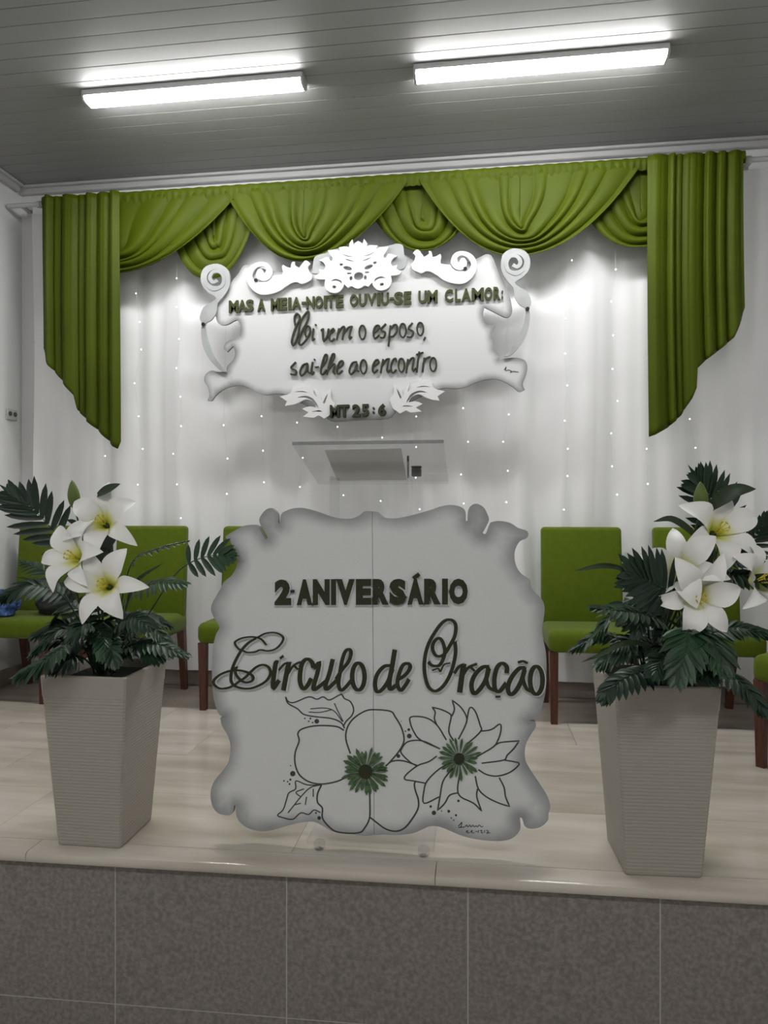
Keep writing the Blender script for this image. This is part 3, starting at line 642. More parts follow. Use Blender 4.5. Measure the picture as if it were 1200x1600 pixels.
W1 = [[([(525,280),(482,230),(440,212),(380,205),(300,216),(240,246),(236,276),(270,318),(318,338),(350,350),(420,345),(470,326),(540,335),(610,318),(668,262),(682,205),(612,166),(520,172),(440,212)], 22), ([(430,218),(362,258),(300,322),(252,400),(212,490),(196,570),(202,630),(242,668),(330,688),(420,674),(520,620),(564,550),(550,492),(500,466),(440,482),(380,532),(330,582),(270,622),(230,652),(170,680),(92,686),(42,652),(36,612),(90,560),(172,526),(262,516),(350,536),(400,572),(394,612),(340,630),(290,610),(248,562),(236,522),(246,488)], 29)],
      [([(640,442),(616,442),(600,540),(588,640),(594,690),(640,618)], 44), ([(654,406),(686,382)], 30)],
      [([(738,442),(714,550),(686,704)], 46), ([(642,516),(694,458),(738,444)], 24), ([(716,568),(768,486),(824,446),(866,440)], 26), ([(780,470),(822,508)], 24)],
      [([(966,492),(950,440),(906,412),(862,450),(842,540),(842,630),(872,690),(912,656),(942,600)], 44)],
      [([(966,500),(1022,440),(1002,545),(968,660),(974,698),(1024,664),(1084,616)], 42), ([(1144,420),(1116,540),(1080,650),(1088,694),(1140,652),(1196,596)], 42)]]
script(W1, (330, 960), 6, SY, .012, M['letter'], sign, 30, .42, foam=2.6)
W2 = [[([(96,600),(152,512),(210,440),(236,360),(222,322),(184,340),(152,430),(130,560),(120,650),(142,702),(182,678),(242,606)], 36)], [(ell(305,575,58,126,12), 42, 'o')],
      [([(606,472),(544,482),(482,552),(460,640),(476,712),(520,702),(580,622),(624,504)], 40), ([(644,330),(620,480),(594,620),(604,692),(656,656)], 44)],
      [([(662,612),(740,562),(788,492),(770,454),(720,470),(682,560),(670,650),(700,704),(740,662),(774,606)], 38)]]
script(W2, (510, 960), 6, SY, .012, M['letter'], sign, 30, .35, foam=2.6)
W3 = [[([(60,440),(80,464),(112,476),(162,468),(200,402),(212,330),(190,250),(155,216),(112,250),(96,310),(120,370),(162,386),(212,360),(262,280),(306,190),(312,92),(270,46),(200,62),(120,160),(52,290),(22,430),(26,560),(60,670),(120,710),(190,670),(250,580),(290,470),(312,350),(306,250)], 34), ([(92,518),(150,500),(170,528),(204,464),(262,446)], 16)],
      [([(388,460),(372,560),(350,722)], 50), ([(300,545),(342,484),(390,460)], 30), ([(382,560),(430,492),(512,456)], 30), ([(452,488),(490,522)], 26)],
      [([(626,482),(562,490),(492,560),(460,650),(480,732),(530,702),(590,612),(622,500)], 42), ([(616,490),(600,590),(622,672),(676,706)], 36)],
      [([(790,542),(788,482),(746,452),(700,490),(674,590),(680,690),(722,712),(784,636)], 42), ([(684,764),(732,760)], 26)],
      [([(962,490),(902,502),(830,590),(800,680),(822,742),(870,712),(922,622),(956,512)], 42), ([(956,490),(940,590),(970,682),(1012,712)], 36), ([(894,444),(940,432),(984,450)], 28)],
      [(ell(1065,610,58,130,12), 42, 'o')]]
script(W3, (660, 960), 6, SY, .012, M['letter'], sign, 30, .35, foam=2.6)
# drawn flowers: thin marker lines on the board
IT = .0008
def lines(name, lst, base, sc, wd, mat, tp=True):
    g = G()
    for L in lst: stroke(g, [(base[0]+x/sc, base[1]+y/sc) for x, y in L], wd, SY, IT, .15, sub=4, taper=False)
    return g.mk(name, mat, sign)
FB, GB = (310, 1060), (580, 1060); g2f = lambda L: [(x+1080, y) for x, y in L]
for L in ([(910,325),(860,300),(740,295),(650,315),(622,345),(630,390),(606,460),(604,530),(630,600),(690,645),(770,660),(860,645),(920,620)],
          [(950,470),(922,380),(930,310),(970,250),(1040,205),(1100,195)]+g2f([(120,205),(150,240),(190,310),(205,390),(170,460),(110,530)]),
          g2f([(90,548),(130,518),(200,515),(290,545)]), g2f([(280,640),(270,660),(276,700),(295,760),(290,820),(240,900),(200,940),(150,955),(90,940),(40,905),(8,880)])+[(1072,868)],
          [(770,665),(745,720),(745,775),(775,810),(775,870),(810,920),(870,960),(1000,965),(1042,930),(1070,870),(1072,780),(1070,710)]):
    lines('petal_outline', [L], FB, 4, 2.5, M['ink'])
lines('leaf_outline', [[(545,115),(562,144),(600,150),(690,115),(740,130),(780,115),(820,135),(890,100),(912,125),(950,145),(970,190),(960,230),(922,270),(906,300)], [(545,115),(560,155),(620,190),(660,225),(740,240),(830,250),(890,275),(914,312)]], FB, 4, 2.2, M['ink'])
lines('leaf_vein', [[(700,190),(790,185),(850,205),(900,270)], [(850,155),(870,200),(905,270)], [(690,210),(760,212),(830,196)]], FB, 4, 1.6, M['ink'])
lines('leaf_outline', [[(770,665),(680,665),(610,640),(608,690),(566,715),(550,760),(530,820),(495,855),(530,870),(590,880),(640,840),(690,850),(722,822),(764,838)]], FB, 4, 2.0, M['ink'])
lines('leaf_vein', [[(770,665),(700,682),(640,740),(600,790),(560,840)], [(640,740),(610,712),(660,690)], [(718,690),(718,740)], [(676,740),(668,790)], [(600,790),(640,780)]], FB, 4, 1.8, M['ink'])
P2 = [[(470,385),(410,290),(340,245),(250,240),(245,280),(270,340),(310,385),(430,440)], [(410,290),(395,250),(400,210),(380,180),(440,195),(490,220),(500,240),(485,330),(515,390)], [(505,235),(520,190),(505,135),(560,180),(595,240),(590,290),(545,380)], [(595,280),(615,185),(650,205),(680,290),(685,330),(600,410)], [(680,330),(750,320),(805,285),(810,330),(790,390),(760,430),(640,500)], [(770,420),(810,400),(925,390),(890,440),(850,480),(830,510),(690,530)], [(830,510),(890,520),(925,535),(870,585),(790,610),(720,600),(670,570)], [(800,620),(830,680),(840,740),(865,800),(800,780),(720,740),(670,690),(650,610)], [(665,690),(660,740),(690,830),(640,780),(560,740),(540,690),(555,590)], [(540,715),(490,730),(460,780),(415,825),(430,740),(450,640),(510,560)], [(425,740),(330,780),(330,700),(350,640),(420,570),(490,530)], [(340,655),(260,640),(210,630),(220,600),(290,545),(360,520),(410,485)], [(280,545),(240,520),(190,470),(190,440),(230,395),(320,390),(430,440)]]
for L in P2: lines('petal_outline', [L], GB, 4, 2.3, M['ink'])
def dots(lst, base):
    g = G()
    for x, y, r in lst:
        c = (base[0]+x/4, base[1]+y/4); L = [at(*p, SY) for p in ell(c[0], c[1], r/4, r/4, 10)]
        g.add([(q.x, SY-IT, q.z) for q in L]+[(q.x, SY, q.z) for q in L], [tuple(range(10))]+[(i, (i+1) % 10, 10+(i+1) % 10, 10+i) for i in range(10)])
    g.mk('ink_dots', M['ink'], sign)
dots([(590,595,17),(575,632,7),(558,645,5),(535,640,5),(570,660,6),(576,545,4),(740,268,15),(700,250,6),(665,250,5),(690,268,5),(714,276,5),(755,872,12),(735,840,6)], FB)
dots([(238,360,15),(235,320,9),(214,330,5),(188,268,3),(170,485,12),(392,840,14),(372,800,8),(485,830,9),(530,855,7),(545,765,8),(440,828,4),(500,872,4),(516,886,4)], GB)
def burst(base, cx, cy, R0, R1, n, wd, seed):
    r = random.Random(seed); c = (base[0]+cx/4, base[1]+cy/4)
    for k in range(n):
        a = 2*math.pi*k/n+r.uniform(-.06, .06); R = R1*r.uniform(.82, 1.08)/4; w_ = wd*r.uniform(.8, 1.2)
        d = Vector((math.cos(a), math.sin(a))); nn = Vector((-d.y, d.x)); o_ = Vector(c)
        L = [o_+d*R0/4, o_+d*R*.6+nn*w_*.5, o_+d*R*.86+nn*w_*.62, o_+d*R, o_+d*R*.86-nn*w_*.62, o_+d*R*.6-nn*w_*.5]
        q = [at(p.x, p.y, SY) for p in L]; dy = .004+.001*(k % 3)
        G().add([(p.x, SY-dy, p.z) for p in q]+[(p.x, SY-.0002, p.z) for p in q], [tuple(range(6))]+[(i, (i+1) % 6, 6+(i+1) % 6, 6+i) for i in range(6)]).mk('stamen_petal', M['greenink'], sign)
    L = [at(*p, SY) for p in ell(c[0], c[1], R0/4*1.15, R0/4*1.15, 12)]
    G().add([(p.x, SY-.008, p.z) for p in L]+[(p.x, SY, p.z) for p in L], [tuple(range(12))]+[(i, (i+1) % 12, 12+(i+1) % 12, 12+i) for i in range(12)]).mk('flower_centre', M['letter'], sign)
burst(FB, 1045, 580, 38, 146, 28, 4.0, 3); burst(GB, 550, 500, 30, 136, 22, 3.6, 4)
g = G()
for s in ([(716,1291),(722,1284),(720,1292),(716,1293),(726,1292)], [(727,1292),(729,1289),(731,1292),(734,1289),(736,1292),(739,1289),(741,1292),(744,1290),(746,1292),(749,1289),(752,1292),(755,1291)],
          [(728,1300),(731,1297),(730,1301),(734,1301)], [(735,1300),(738,1297),(737,1301),(741,1301)], [(743,1299),(746,1299)], [(748,1297),(747,1301)], [(750,1298),(753,1297),(752,1301),(755,1301)], [(757,1297),(757,1301)], [(760,1297),(763,1299),(760,1302),(766,1301)]): stroke(g, s, 1.1, SY, IT, .2)
g.mk('signature', M['ink'], sign)

# ------------------------------------------------------------------ chairs
def chair_mesh():
    t = root('dining_chair', (0, 0, 0), 'x', 'chair', 'green upholstered chairs along the back of the stage')
    g = G().rbox(-.225, .225, -.205, .215, .365, .478, .035, 4)
    for v in g.v:
        if v.z > .43: v.z += .012*max(0, 1-(v.x/.225)**2)*max(0, 1-(v.y/.21)**2)
    bm = g.mk('seat', M['greenchair'], t, smooth=True, flat_angle=60)
    h = G().rbox(-.222, .222, 0, .075, 0, .60, .022, 3)
    vv = []
    for v in h.v:
        k = v.z/.6; vv.append((v.x*(1-.012*k), .130+v.y+.05*k*k, .40+v.z))
    h.v = [Vector(p) for p in vv]; h.mk('backrest', M['greenchair'], t, smooth=True, flat_angle=60)
    for sx in (-1, 1):
        G().beam((sx*.195, -.168, 0), (sx*.198, -.170, .370), .034, .044).mk('leg', M['wood'], t)
        G().beam((sx*.192, .240, 0), (sx*.195, .180, .400), .034, .044).mk('leg', M['wood'], t)
    return t
chair0 = chair_mesh(); kids0 = list(chair0.children)
def place(x, y, rz, label, first=False):
    if first: r = chair0
    else:
        r = chair0.copy(); C.objects.link(r)
        for k in kids0:
            c = k.copy(); C.objects.link(c); c.parent = r
    r.location = (x, y, 0); r.rotation_euler = (0, 0, rz); r['label'] = label; return r
def floorpt(px, py):
    r_ = ray(px, py); k = -EYE/r_.z; return Vector((0, 0, EYE))+r_*k
# back-left top corners measured in the photograph; chairs stand with the rear legs against the border strip
def chair_at(pl, pr, label, rz=0, first=False, Y=3.80):
    a = at(pl, 823, Y+.2).x; b = at(pr, 823, Y+.2).x
    return place((a+b)/2, Y, rz, label, first), (b-a)
CY = 3.80
chair_at(31, 133, 'green upholstered chair at the far left, with bags on its seat', math.radians(-1), True, CY)
chair_at(186, 291, 'green upholstered chair behind the left planter, between two other green chairs', math.radians(1), False, CY)
chair_at(352, 458, 'green upholstered chair mostly hidden behind the left edge of the anniversary sign', 0, False, CY)
chair_at(850, 968, 'green upholstered chair in full view right of the anniversary sign', math.radians(1), False, CY)
chair_at(1020, 1152, 'green upholstered chair behind the right planter and its lilies', 0, False, CY)
fp = floorpt(1190, 1203)
place(fp.x+.272, fp.y+.02, math.radians(-45), 'green upholstered chair nearest the front, cut off by the right edge', False)
# things on the far-left chair
def lump(name, c, s, mat, seed, amp=.25, n=3, parent=None, freq=2.2):
    bm = bmesh.new(); bmesh.ops.create_icosphere(bm, subdivisions=n+1, radius=1)
    for v in bm.verts:
        d = 1+amp*noise.noise(v.co*freq+Vector((seed*3.1, seed, 0)))+amp*.5*noise.noise(v.co*freq*2.6+Vector((0, seed, 0)))
        z = v.co.z; q = Vector((v.co.x*d*s[0], v.co.y*d*s[1], max(-.55, v.co.z*d)*s[2])); v.co = q+Vector(c)+Vector((0, 0, .55*s[2]))
    bm.verts.index_update(); vv = [v.co.copy() for v in bm.verts]; ff = [tuple(v.index for v in f.verts) for f in bm.faces]; bm.free()
    return mk(name, vv, ff, mat, parent, smooth=True)
q = at(6, 930, 3.72)
tag(lump('blue_cloth', (q.x, 3.70, .4905), (.095, .08, .085), M['blue'], 2, .35, 4), 'crumpled blue cloth bundle on the seat of the far-left chair', 'cloth')
q = at(86, 930, 3.80)
bag = root('handbag', (q.x, 3.80, .49), 'black handbag on the far-left chair, beside the blue cloth', 'bag')
lump('body', (q.x, 3.80, .4905), (.11, .075, .115), M['blackbag'], 5, .15, 4, bag)
G().tube([(q.x-.06+.12*k/10, 3.80, .60+.075*math.sin(math.pi*k/10)) for k in range(11)], .006, 6).mk('handle', M['blackbag'], bag, smooth=True)

# ------------------------------------------------------------------ wall socket on the left wall
u_ = (17-600)/F; tt = XL/(u_*CS-SN); yy = tt*(CS+u_*SN); zz = EYE+tt*(HOR-648)/F
so = root('wall_socket', (XL, yy, zz), 'small grey socket on the left wall beside the left green tail', 'socket')
G().rbox(XL, XL+.012, yy-.05, yy+.05, zz-.034, zz+.034, .004).mk('cover_plate', M['socket'], so, smooth=True, flat_angle=40)
for d in (-.024, .024): G().tube([(XL+.0115, yy+d, zz+.004), (XL+.016, yy+d, zz+.004)], .015, 12).mk('outlet', M['socketin'], so)

# ------------------------------------------------------------------ planters
def planter(cx, cy, rz, wb, wt, H, label):
    t = root('planter', (cx, cy, 0), label, 'planter', 'tall cream planters'); ORG[t.name] = Vector((0, 0, 0)); t.rotation_euler.z = rz
    def ring(z, h, c=.006): return [(-h+c,-h,z),(h-c,-h,z),(h,-h+c,z),(h,h-c,z),(h-c,h,z),(-h+c,h,z),(-h,h-c,z),(-h,-h+c,z)]
    def build(levels, capb, capt):
        g = G(); vv = []
        for z, h in levels: vv += ring(z, h)
        n = len(levels); ff = []
        for i in range(n-1):
            for k in range(8): ff.append((i*8+k, i*8+(k+1) % 8, (i+1)*8+(k+1) % 8, (i+1)*8+k))
        if capb: ff.append(tuple(range(8))[::-1])
        if capt: ff.append(tuple((n-1)*8+k for k in range(8)))
        return g.add(vv, ff)
    hw = lambda z: wb/2+(wt-wb)/2*z/H
    zs = H-.07; lv = [(0, hw(0)-.004), (.004, hw(0))]; nr = 46
    for i in range(nr):
        z0 = .006+(zs-.006)*i/nr; dz = (zs-.006)/nr
        lv += [(z0, hw(z0)-.0004), (z0+dz*.3, hw(z0)+.0004), (z0+dz*.7, hw(z0)+.0004), (z0+dz*.98, hw(z0)-.0004)]
    build(lv, True, True).mk('woven_body', M['pot'], t)
    top = [(zs+.0004, hw(zs)+.001), (H-.004, hw(H)), (H, hw(H)-.003), (H, hw(H)-.012), (H-.05, hw(H)-.020)]
    build(top, True, True).mk('rim', M['pot'], t)
    build([(H-.0495, hw(H)-.024), (H-.030, hw(H)-.022), (H-.022, hw(H)-.05)], True, True).mk('moss', M['soil'], t)
    return t
planter(-1.24, 2.203, 0, .218, .294, .56, 'tall cream woven-texture planter left of the anniversary sign')
planter(.551, 2.258, math.radians(3), .224, .304, .575, 'tall cream woven-texture planter right of the anniversary sign')

# ------------------------------------------------------------------ lily and palm arrangements
def frond(parent, path, k0, L, n, face, wid=.011, mat='leaf', droop=.15, fan=1.0):
    """path: (px, py, Y) points from the pot to the tip; leaflets grow along the stretch after index k0"""
    P = [p if isinstance(p, Vector) else at(*p) for p in path]; S = catmull([tuple(p) for p in P], 8, False, 170)
    S = [Vector(p) for p in S]; i0 = k0*8
    g = G(); g.tube(S, [.0034*(1-.7*i/len(S)) for i in range(len(S))], 5)
    face = Vector(face).normalized(); m_ = len(S)-1
    r = random.Random(int(abs(path[0][0])*97+abs(path[-1][1])*1313) % 9999)
    for j in range(n):
        f = j/(n-1); i = i0+f*(m_-i0); ia = min(int(i), m_-1); p = S[ia].lerp(S[ia+1], i-ia); tg = (S[ia+1]-S[ia]).normalized()
        side = tg.cross(face).normalized(); nn = side.cross(tg)
        ln = L*(.55+.55*math.sin(math.pi*min(1, .12+.80*f)))*(1-.30*f**3)
        for s in (-1, 1):
            a = math.radians((72-52*f)*fan+r.uniform(-5, 5)); d = (tg*math.cos(a)+side*s*math.sin(a)+nn*r.uniform(-.05, .12)).normalized()
            l = ln*r.uniform(.88, 1.08); cr = d.cross(nn).normalized(); up = cr.cross(d).normalized()
            vv = []; st_ = 5
            for q in range(st_+1):
                t_ = q/st_; w_ = wid*(.35+1.0*math.sin(math.pi*min(.97, .1+t_*.88))**.9)*(1 if t_ < .99 else .1)
                c = p+d*l*t_+Vector((0, 0, -droop*l*t_*t_)); vv += [c-cr*w_*.5+up*w_*.16, c-up*w_*.05, c+cr*w_*.5+up*w_*.16]
            g.add(vv, [(q*3+k, q*3+k+1, q*3+k+4, q*3+k+3) for q in range(st_) for k in (0, 1)])
        
    d = (S[-1]-S[-2]).normalized(); cr = d.cross(face).normalized(); p = S[-1]
    g.add([p-cr*.002, p+cr*.002, p+d*L*.28+cr*wid*.45, p+d*L*.6, p+d*L*.28-cr*wid*.45], [(0, 1, 2, 3, 4)])
    return g.mk('palm_frond', M[mat], parent, smooth=True)
def blade(parent, path, wid, mat='lilyleaf', face=(0, -1, .3), name='lily_leaf'):
    P = [at(a, b, c) for a, b, c in path]; S = [Vector(p) for p in catmull([tuple(p) for p in P], 5, False, 170)]; n = len(S)-1; face = Vector(face).normalized(); vv = []
    for i, p in enumerate(S):
        tg = (S[min(i+1, n)]-S[max(i-1, 0)]).normalized(); cr = tg.cross(face).normalized(); up = cr.cross(tg)
        w_ = wid*max(.04, math.sin(math.pi*min(1, .06+.94*i/n))**.8); vv += [p-cr*w_*.5+up*w_*.15, p, p+cr*w_*.5+up*w_*.15]
    return mk(name, vv, [(q*3+k, q*3+k+1, q*3+k+4, q*3+k+3) for q in range(n) for k in (0, 1)], M[mat], parent, smooth=True)
def lily(parent, px, py, Y, axis, R, roll, spin=None):
    c = at(px, py, Y); ax = Vector(axis).normalized(); a1 = ax.cross(Vector((0, 0, 1))).normalized(); a2 = ax.cross(a1)
    base = c-ax*R*.5
    g = G(); g.tube([base-ax*R*.35, base-ax*.1*R, base+ax*R*.08], [.004, .006, .010], 8); lo = g.mk('lily', M['stem'], parent, smooth=True)
    r = random.Random(int(px*7+py))
    for k in range(6):
        th = roll+2*math.pi*k/6+r.uniform(-.12, .12); inner = k % 2
        rad = a1*math.cos(th)+a2*math.sin(th); tan = ax.cross(rad)
        Lr = R*(1.0 if inner else 1.06)*r.uniform(.93, 1.06); wd = R*(.58 if inner else .45); vv = []; al = []; nu, nv = 6, 12; curl = r.uniform(.35, .8)
        for j in range(nv+1):
            t_ = j/nv; rr_ = Lr*(.06+.94*t_**1.25); hh = R*.60*math.sin(min(1, t_*1.25)*math.pi/2)-curl*R*.55*max(0, t_-.5)**1.6*2.2
            w_ = wd*max(.02, math.sin(math.pi*min(.995, .10+.895*t_))**.75)*(.55+.45*min(1, t_*2))
            cc = base+rad*rr_+ax*(hh+(.012*R if inner else -.03*R))
            for i in range(nu+1):
                s = 2*i/nu-1; vv.append(cc+tan*s*w_*.5+ax*(w_*.20*s*s+.014*R*math.sin(9*t_+k*2)*abs(s))-rad*.0); al.append(t_)
        o = mk('petal', vv, [(j*(nu+1)+i, j*(nu+1)+i+1, (j+1)*(nu+1)+i+1, (j+1)*(nu+1)+i) for j in range(nv) for i in range(nu)], M['petal'], lo, smooth=True)
        ATT = o.data.attributes.new('along', 'FLOAT', 'POINT')
        for i, v in enumerate(al): ATT.data[i].value = v
    for k in range(6):
        th = roll+.5+2*math.pi*k/6; rad = a1*math.cos(th)+a2*math.sin(th); e = base+ax*R*.56+rad*R*.11
        g = G(); g.tube([base+ax*.02, base+ax*R*.35+rad*R*.05, e], [.0022, .0018, .0014], 5); ball_ = g.mk('stamen', M['stamen'], lo, smooth=True)
    for k in range(6):
        th = roll+.5+2*math.pi*k/6; rad = a1*math.cos(th)+a2*math.sin(th); tan = ax.cross(rad); e = base+ax*R*.56+rad*R*.11
        G().tube([e-tan*.005, e, e+tan*.005], [.001, .0022, .001], 6).mk('anther', M['anther'], lo, smooth=True)
    return base-ax*R*.35
def bud(parent, px, py, Y, w_, h_, tilt):
    c = at(px, py, Y); d = Vector((math.sin(tilt), -.1, math.cos(tilt))).normalized(); pts = []; rs = []
    for i in range(11):
        t_ = i/10; pts.append(c+d*h_*(t_-.5)); rs.append(max(.001, w_/2*math.sin(math.pi*min(1, .04+.96*t_))**.7*(1.12-.3*t_)))
    G().tube(pts, rs, 10).mk('bud', M['bud'], parent, smooth=True); return pts[0]
def stem(parent, a, b, bulge=(0, 0, 0), r=.0042):
    a, b = Vector(a), Vector(b); m_ = a.lerp(b, .5)+Vector(bulge)
    S = [Vector(p) for p in catmull([tuple(a), tuple(m_), tuple(b)], 6, False, 170)]
    G().tube(S, r, 6).mk('stem', M['stem'], parent, smooth=True)

def under(parent, P, seed, n, zs=1):
    r = random.Random(seed)
    for k in range(n):
        a = 2*math.pi*k/n+r.uniform(-.3, .3); d = Vector((math.cos(a), math.sin(a)*.8, 0)); L_ = r.uniform(.8, 1.15); h = r.uniform(.6, 1.25)*zs
        pts = [P+d*.02, P+d*.07*L_+Vector((0, 0, .10*h)), P+d*.14*L_+Vector((0, 0, .135*h)), P+d*.215*L_+Vector((0, 0, .095*h))]
        frond(parent, pts, 1, .062, 12, Vector((d.x*.3, d.y*.3-.25, .9)), .0135, 'leaf' if k % 3 else 'leaf2', droop=.3)
# left arrangement
PL = Vector((-1.24, 2.20, .53)); A = root('lily_arrangement', tuple(PL), 'artificial white lilies with palm fronds in the left planter', 'plant', 'lily and palm arrangements')
UPF = (0, -.55, .83); CAM = (.1, -1, .25)
b0 = (152, 1040, 2.2)
frond(A, [b0, (128, 960, 2.22), (104, 862, 2.22), (62, 806, 2.20), (24, 776, 2.18)], 2, .118, 12, CAM, .018, droop=.0, fan=.95)
frond(A, [(182, 1030, 2.2), (222, 975, 2.22), (268, 905, 2.22), (296, 880, 2.20), (330, 868, 2.19), (356, 868, 2.17)], 3, .082, 8, CAM, .0155, 'leaf2', droop=.05, fan=1)
frond(A, [(178, 1035, 2.2), (186, 980, 2.2), (200, 935, 2.17), (240, 912, 2.12), (285, 912, 2.07)], 2, .065, 14, UPF, .010, 'leaf2', droop=.25)
frond(A, [(172, 1030, 2.25), (186, 960, 2.27), (206, 880, 2.30), (245, 858, 2.31), (290, 846, 2.32)], 2, .035, 12, (0, -.3, .95), .010, droop=.3)
frond(A, [(145, 1040, 2.2), (128, 980, 2.18), (96, 930, 2.13), (50, 915, 2.07), (8, 930, 2.02)], 2, .075, 15, UPF, .0135, droop=.25)
frond(A, [(145, 1045, 2.2), (130, 1010, 2.12), (104, 1010, 2.03), (66, 1035, 1.98), (32, 1052, 1.95)], 2, .065, 14, (-.2, -.5, .85), .0135, 'leaf2', droop=.35)
frond(A, [(175, 1045, 2.2), (205, 1010, 2.17), (240, 1005, 2.14), (288, 1022, 2.12)], 1, .055, 13, (.2, -.4, .9), .0135, 'leaf2', droop=.3)
frond(A, [(150, 1040, 2.22), (132, 990, 2.22), (100, 975, 2.2), (58, 990, 2.16)], 1, .065, 13, UPF, .0135, droop=.3)
frond(A, [(165, 1040, 2.18), (178, 985, 2.12), (206, 965, 2.07), (236, 978, 2.03)], 1, .06, 12, UPF, .0135, droop=.3)
frond(A, [(158, 1040, 2.16), (150, 990, 2.08), (136, 975, 2.04), (112, 995, 2.0)], 1, .055, 12, UPF, .0135, droop=.35)
frond(A, [(160, 1040, 2.26), (120, 960, 2.32), (80, 900, 2.36), (40, 880, 2.40)], 1, .075, 14, (0, -.6, .8), .011, droop=.2)
frond(A, [(166, 1045, 2.24), (190, 990, 2.3), (225, 960, 2.36), (262, 975, 2.42)], 1, .06, 12, UPF, .0135, droop=.3)
frond(A, [(160, 1040, 2.16), (168, 1010, 2.09), (172, 1012, 2.05), (180, 1035, 2.02)], 1, .05, 10, (0, -.8, .6), .011, droop=.3)
frond(A, [(150, 1045, 2.16), (126, 1026, 2.09), (110, 1030, 2.05), (86, 1045, 2.03)], 1, .05, 10, (0, -.6, .8), .011, droop=.35)
R = .128
for px, py, Y, ax, ro in ((157, 812, 2.10, (.16, -.92, .36), .55), (108, 868, 2.05, (-.22, -.92, .34), .2), (160, 912, 2.03, (.12, -.95, .30), 1.05)):
    e = lily(A, px, py, Y, ax, R, ro); stem(A, PL+Vector((random.uniform(-.02, .02), .0, .02)), e, (0, .03, 0))
e = bud(A, 115, 773, 2.14, .040, .098, -.05); stem(A, PL, e, (.0, .03, 0), .003)
blade(A, [(150, 775, 2.12), (168, 765, 2.10), (188, 756, 2.10)], .030)
blade(A, [(166, 850, 2.16), (158, 872, 2.12), (160, 896, 2.10)], .05)
blade(A, [(150, 880, 2.16), (172, 850, 2.14), (182, 842, 2.12)], .06)
blade(A, [(140, 838, 2.14), (118, 818, 2.10), (104, 812, 2.08)], .018)
blade(A, [(196, 955, 2.14), (212, 910, 2.12), (255, 880, 2.10)], .014)
for dx in (-.03, .0, .03): stem(A, PL+Vector((dx, -.02, -.0)), at(160+dx*600, 930, 2.14), (dx*.6, 0, 0), .0035)
under(A, PL, 3, 11)
under(A, PL, 8, 6, 1.9)
# right arrangement
PR = Vector((.551, 2.258, .545)); A2 = root('lily_arrangement', tuple(PR), 'artificial white lilies with palm fronds in the right planter', 'plant', 'lily and palm arrangements')
b1 = (1060, 1062, 2.25)
frond(A2, [b1, (1095, 960, 2.26), (1122, 850, 2.26), (1112, 785, 2.24), (1092, 752, 2.22)], 2, .11, 13, CAM, .0165, droop=0, fan=.95)
frond(A2, [(1050, 1060, 2.25), (1062, 980, 2.22), (1054, 935, 2.08), (1022, 912, 2.04), (990, 898, 2.02)], 2, .115, 12, CAM, .018, droop=.0, fan=1.05)
frond(A2, [(1050, 1060, 2.25), (1042, 985, 2.2), (1012, 962, 2.12), (975, 955, 2.06), (930, 950, 2.0)], 1, .06, 15, UPF, .0135, 'leaf2', droop=.2)
frond(A2, [(1060, 1060, 2.22), (1066, 990, 2.12), (1075, 985, 2.04), (1072, 1015, 1.98), (1060, 1055, 1.95)], 1, .085, 15, (-.1, -.85, .5), .0155, 'leaf2', droop=.2)
frond(A2, [(1070, 1060, 2.22), (1086, 1000, 2.12), (1104, 990, 2.04), (1118, 1010, 2.0), (1130, 1040, 1.97)], 1, .075, 14, (.2, -.8, .5), .0155, 'leaf2', droop=.25)
frond(A2, [(1045, 1065, 2.22), (1030, 1046, 2.12), (1000, 1050, 2.04), (965, 1066, 1.98), (945, 1086, 1.96)], 1, .06, 15, (-.2, -.6, .8), .0155, 'leaf', droop=.3)
frond(A2, [(1085, 1065, 2.24), (1110, 1050, 2.18), (1142, 1058, 2.12), (1172, 1082, 2.08), (1190, 1108, 2.06)], 1, .055, 14, (.2, -.6, .8), .0155, 'leaf', droop=.3)
frond(A2, [(1070, 1060, 2.25), (1100, 1000, 2.26), (1140, 982, 2.24), (1200, 990, 2.2)], 1, .06, 15, UPF, .0135, 'leaf2', droop=.2)
frond(A2, [(1070, 1060, 2.27), (1110, 960, 2.3), (1140, 890, 2.32), (1170, 850, 2.32), (1196, 815, 2.30)], 2, .075, 12, (-.2, -1, .3), .011, droop=.05)
frond(A2, [(1070, 1060, 2.27), (1105, 950, 2.22), (1130, 905, 2.18), (1170, 900, 2.14), (1215, 905, 2.1)], 2, .06, 13, UPF, .0135, droop=.25)
frond(A2, [(1075, 1060, 2.25), (1090, 960, 2.25), (1110, 890, 2.24), (1140, 870, 2.2), (1180, 872, 2.16)], 2, .07, 13, (.1, -.7, .7), .012, droop=.15)
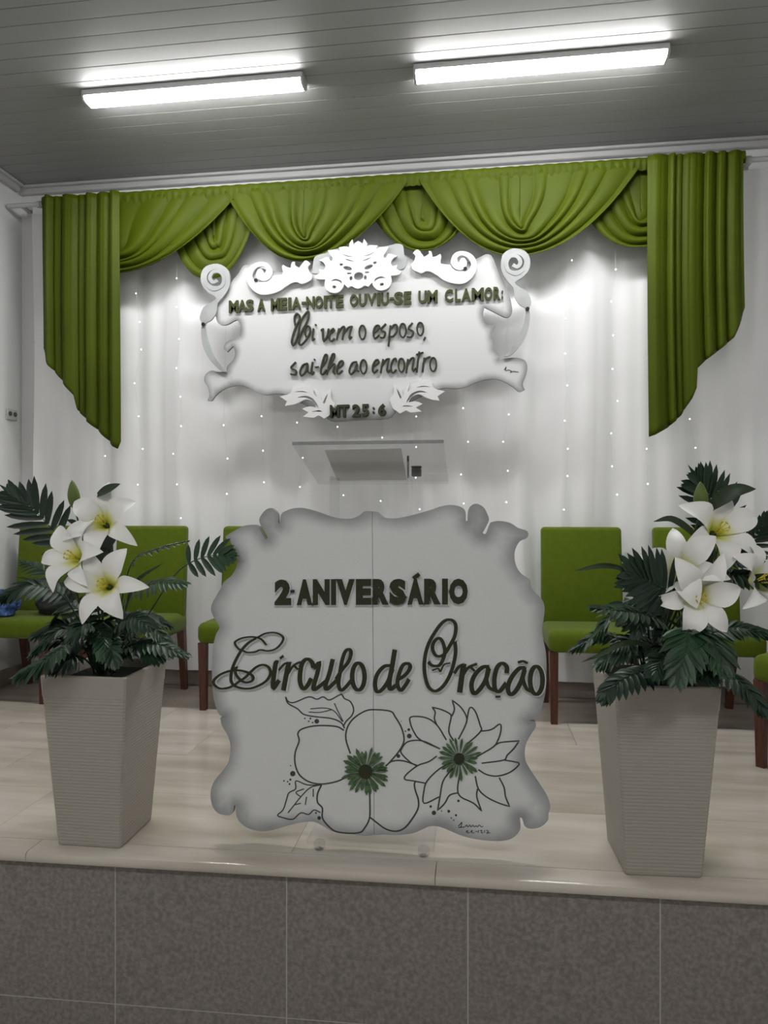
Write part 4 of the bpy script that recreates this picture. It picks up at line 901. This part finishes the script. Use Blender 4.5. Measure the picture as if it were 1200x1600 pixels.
frond(A2, [(1040, 1062, 2.25), (1022, 1010, 2.2), (990, 1000, 2.16), (960, 1012, 2.12)], 1, .05, 12, UPF, .010, droop=.3)
frond(A2, [(1060, 1066, 2.2), (1050, 1030, 2.1), (1035, 1030, 2.03), (1020, 1050, 1.98)], 1, .06, 12, (-.1, -.8, .6), .012, droop=.3)
frond(A2, [(1075, 1066, 2.2), (1090, 1040, 2.1), (1100, 1040, 2.04), (1110, 1060, 2.0)], 1, .05, 12, (.1, -.8, .6), .012, droop=.3)
frond(A2, [(1060, 1062, 2.28), (1075, 985, 2.34), (1095, 930, 2.38), (1125, 915, 2.42)], 1, .07, 13, UPF, .0135, droop=.2)
for px, py, Y, ax, ro in ((1130, 824, 2.12, (.22, -.90, .38), .35), (1064, 886, 2.07, (-.30, -.90, .32), .8), (1094, 934, 2.04, (.05, -.93, -.05), .1), (1196, 905, 2.10, (.55, -.75, .35), .5)):
    e = lily(A2, px, py, Y, ax, R, ro); stem(A2, PR+Vector((random.uniform(-.02, .02), .0, .0)), e, (0, .03, 0))
e = bud(A2, 1095, 776, 2.15, .042, .09, -.05); stem(A2, PR, e, (.0, .03, 0), .003)
blade(A2, [(1105, 798, 2.14), (1128, 778, 2.12), (1152, 766, 2.11), (1181, 764, 2.11)], .045)
blade(A2, [(1092, 846, 2.15), (1074, 826, 2.12), (1048, 811, 2.10), (1021, 815, 2.09)], .022)
blade(A2, [(1022, 1030, 2.16), (1008, 1008, 2.12), (975, 1005, 2.08), (940, 1022, 2.05), (908, 1035, 2.03)], .016)
blade(A2, [(985, 892, 2.1), (945, 884, 2.08), (898, 892, 2.06)], .016)
blade(A2, [(1090, 890, 2.15), (1086, 910, 2.12), (1084, 922, 2.10)], .05)
blade(A2, [(1110, 880, 2.15), (1096, 862, 2.14), (1092, 850, 2.12)], .06)
for dx in (-.03, .0, .03): stem(A2, PR+Vector((dx, -.02, 0)), at(1085+dx*600, 960, 2.14), (dx*.6, 0, 0), .0035)
under(A2, PR, 4, 11)
under(A2, PR, 9, 6, 1.9)
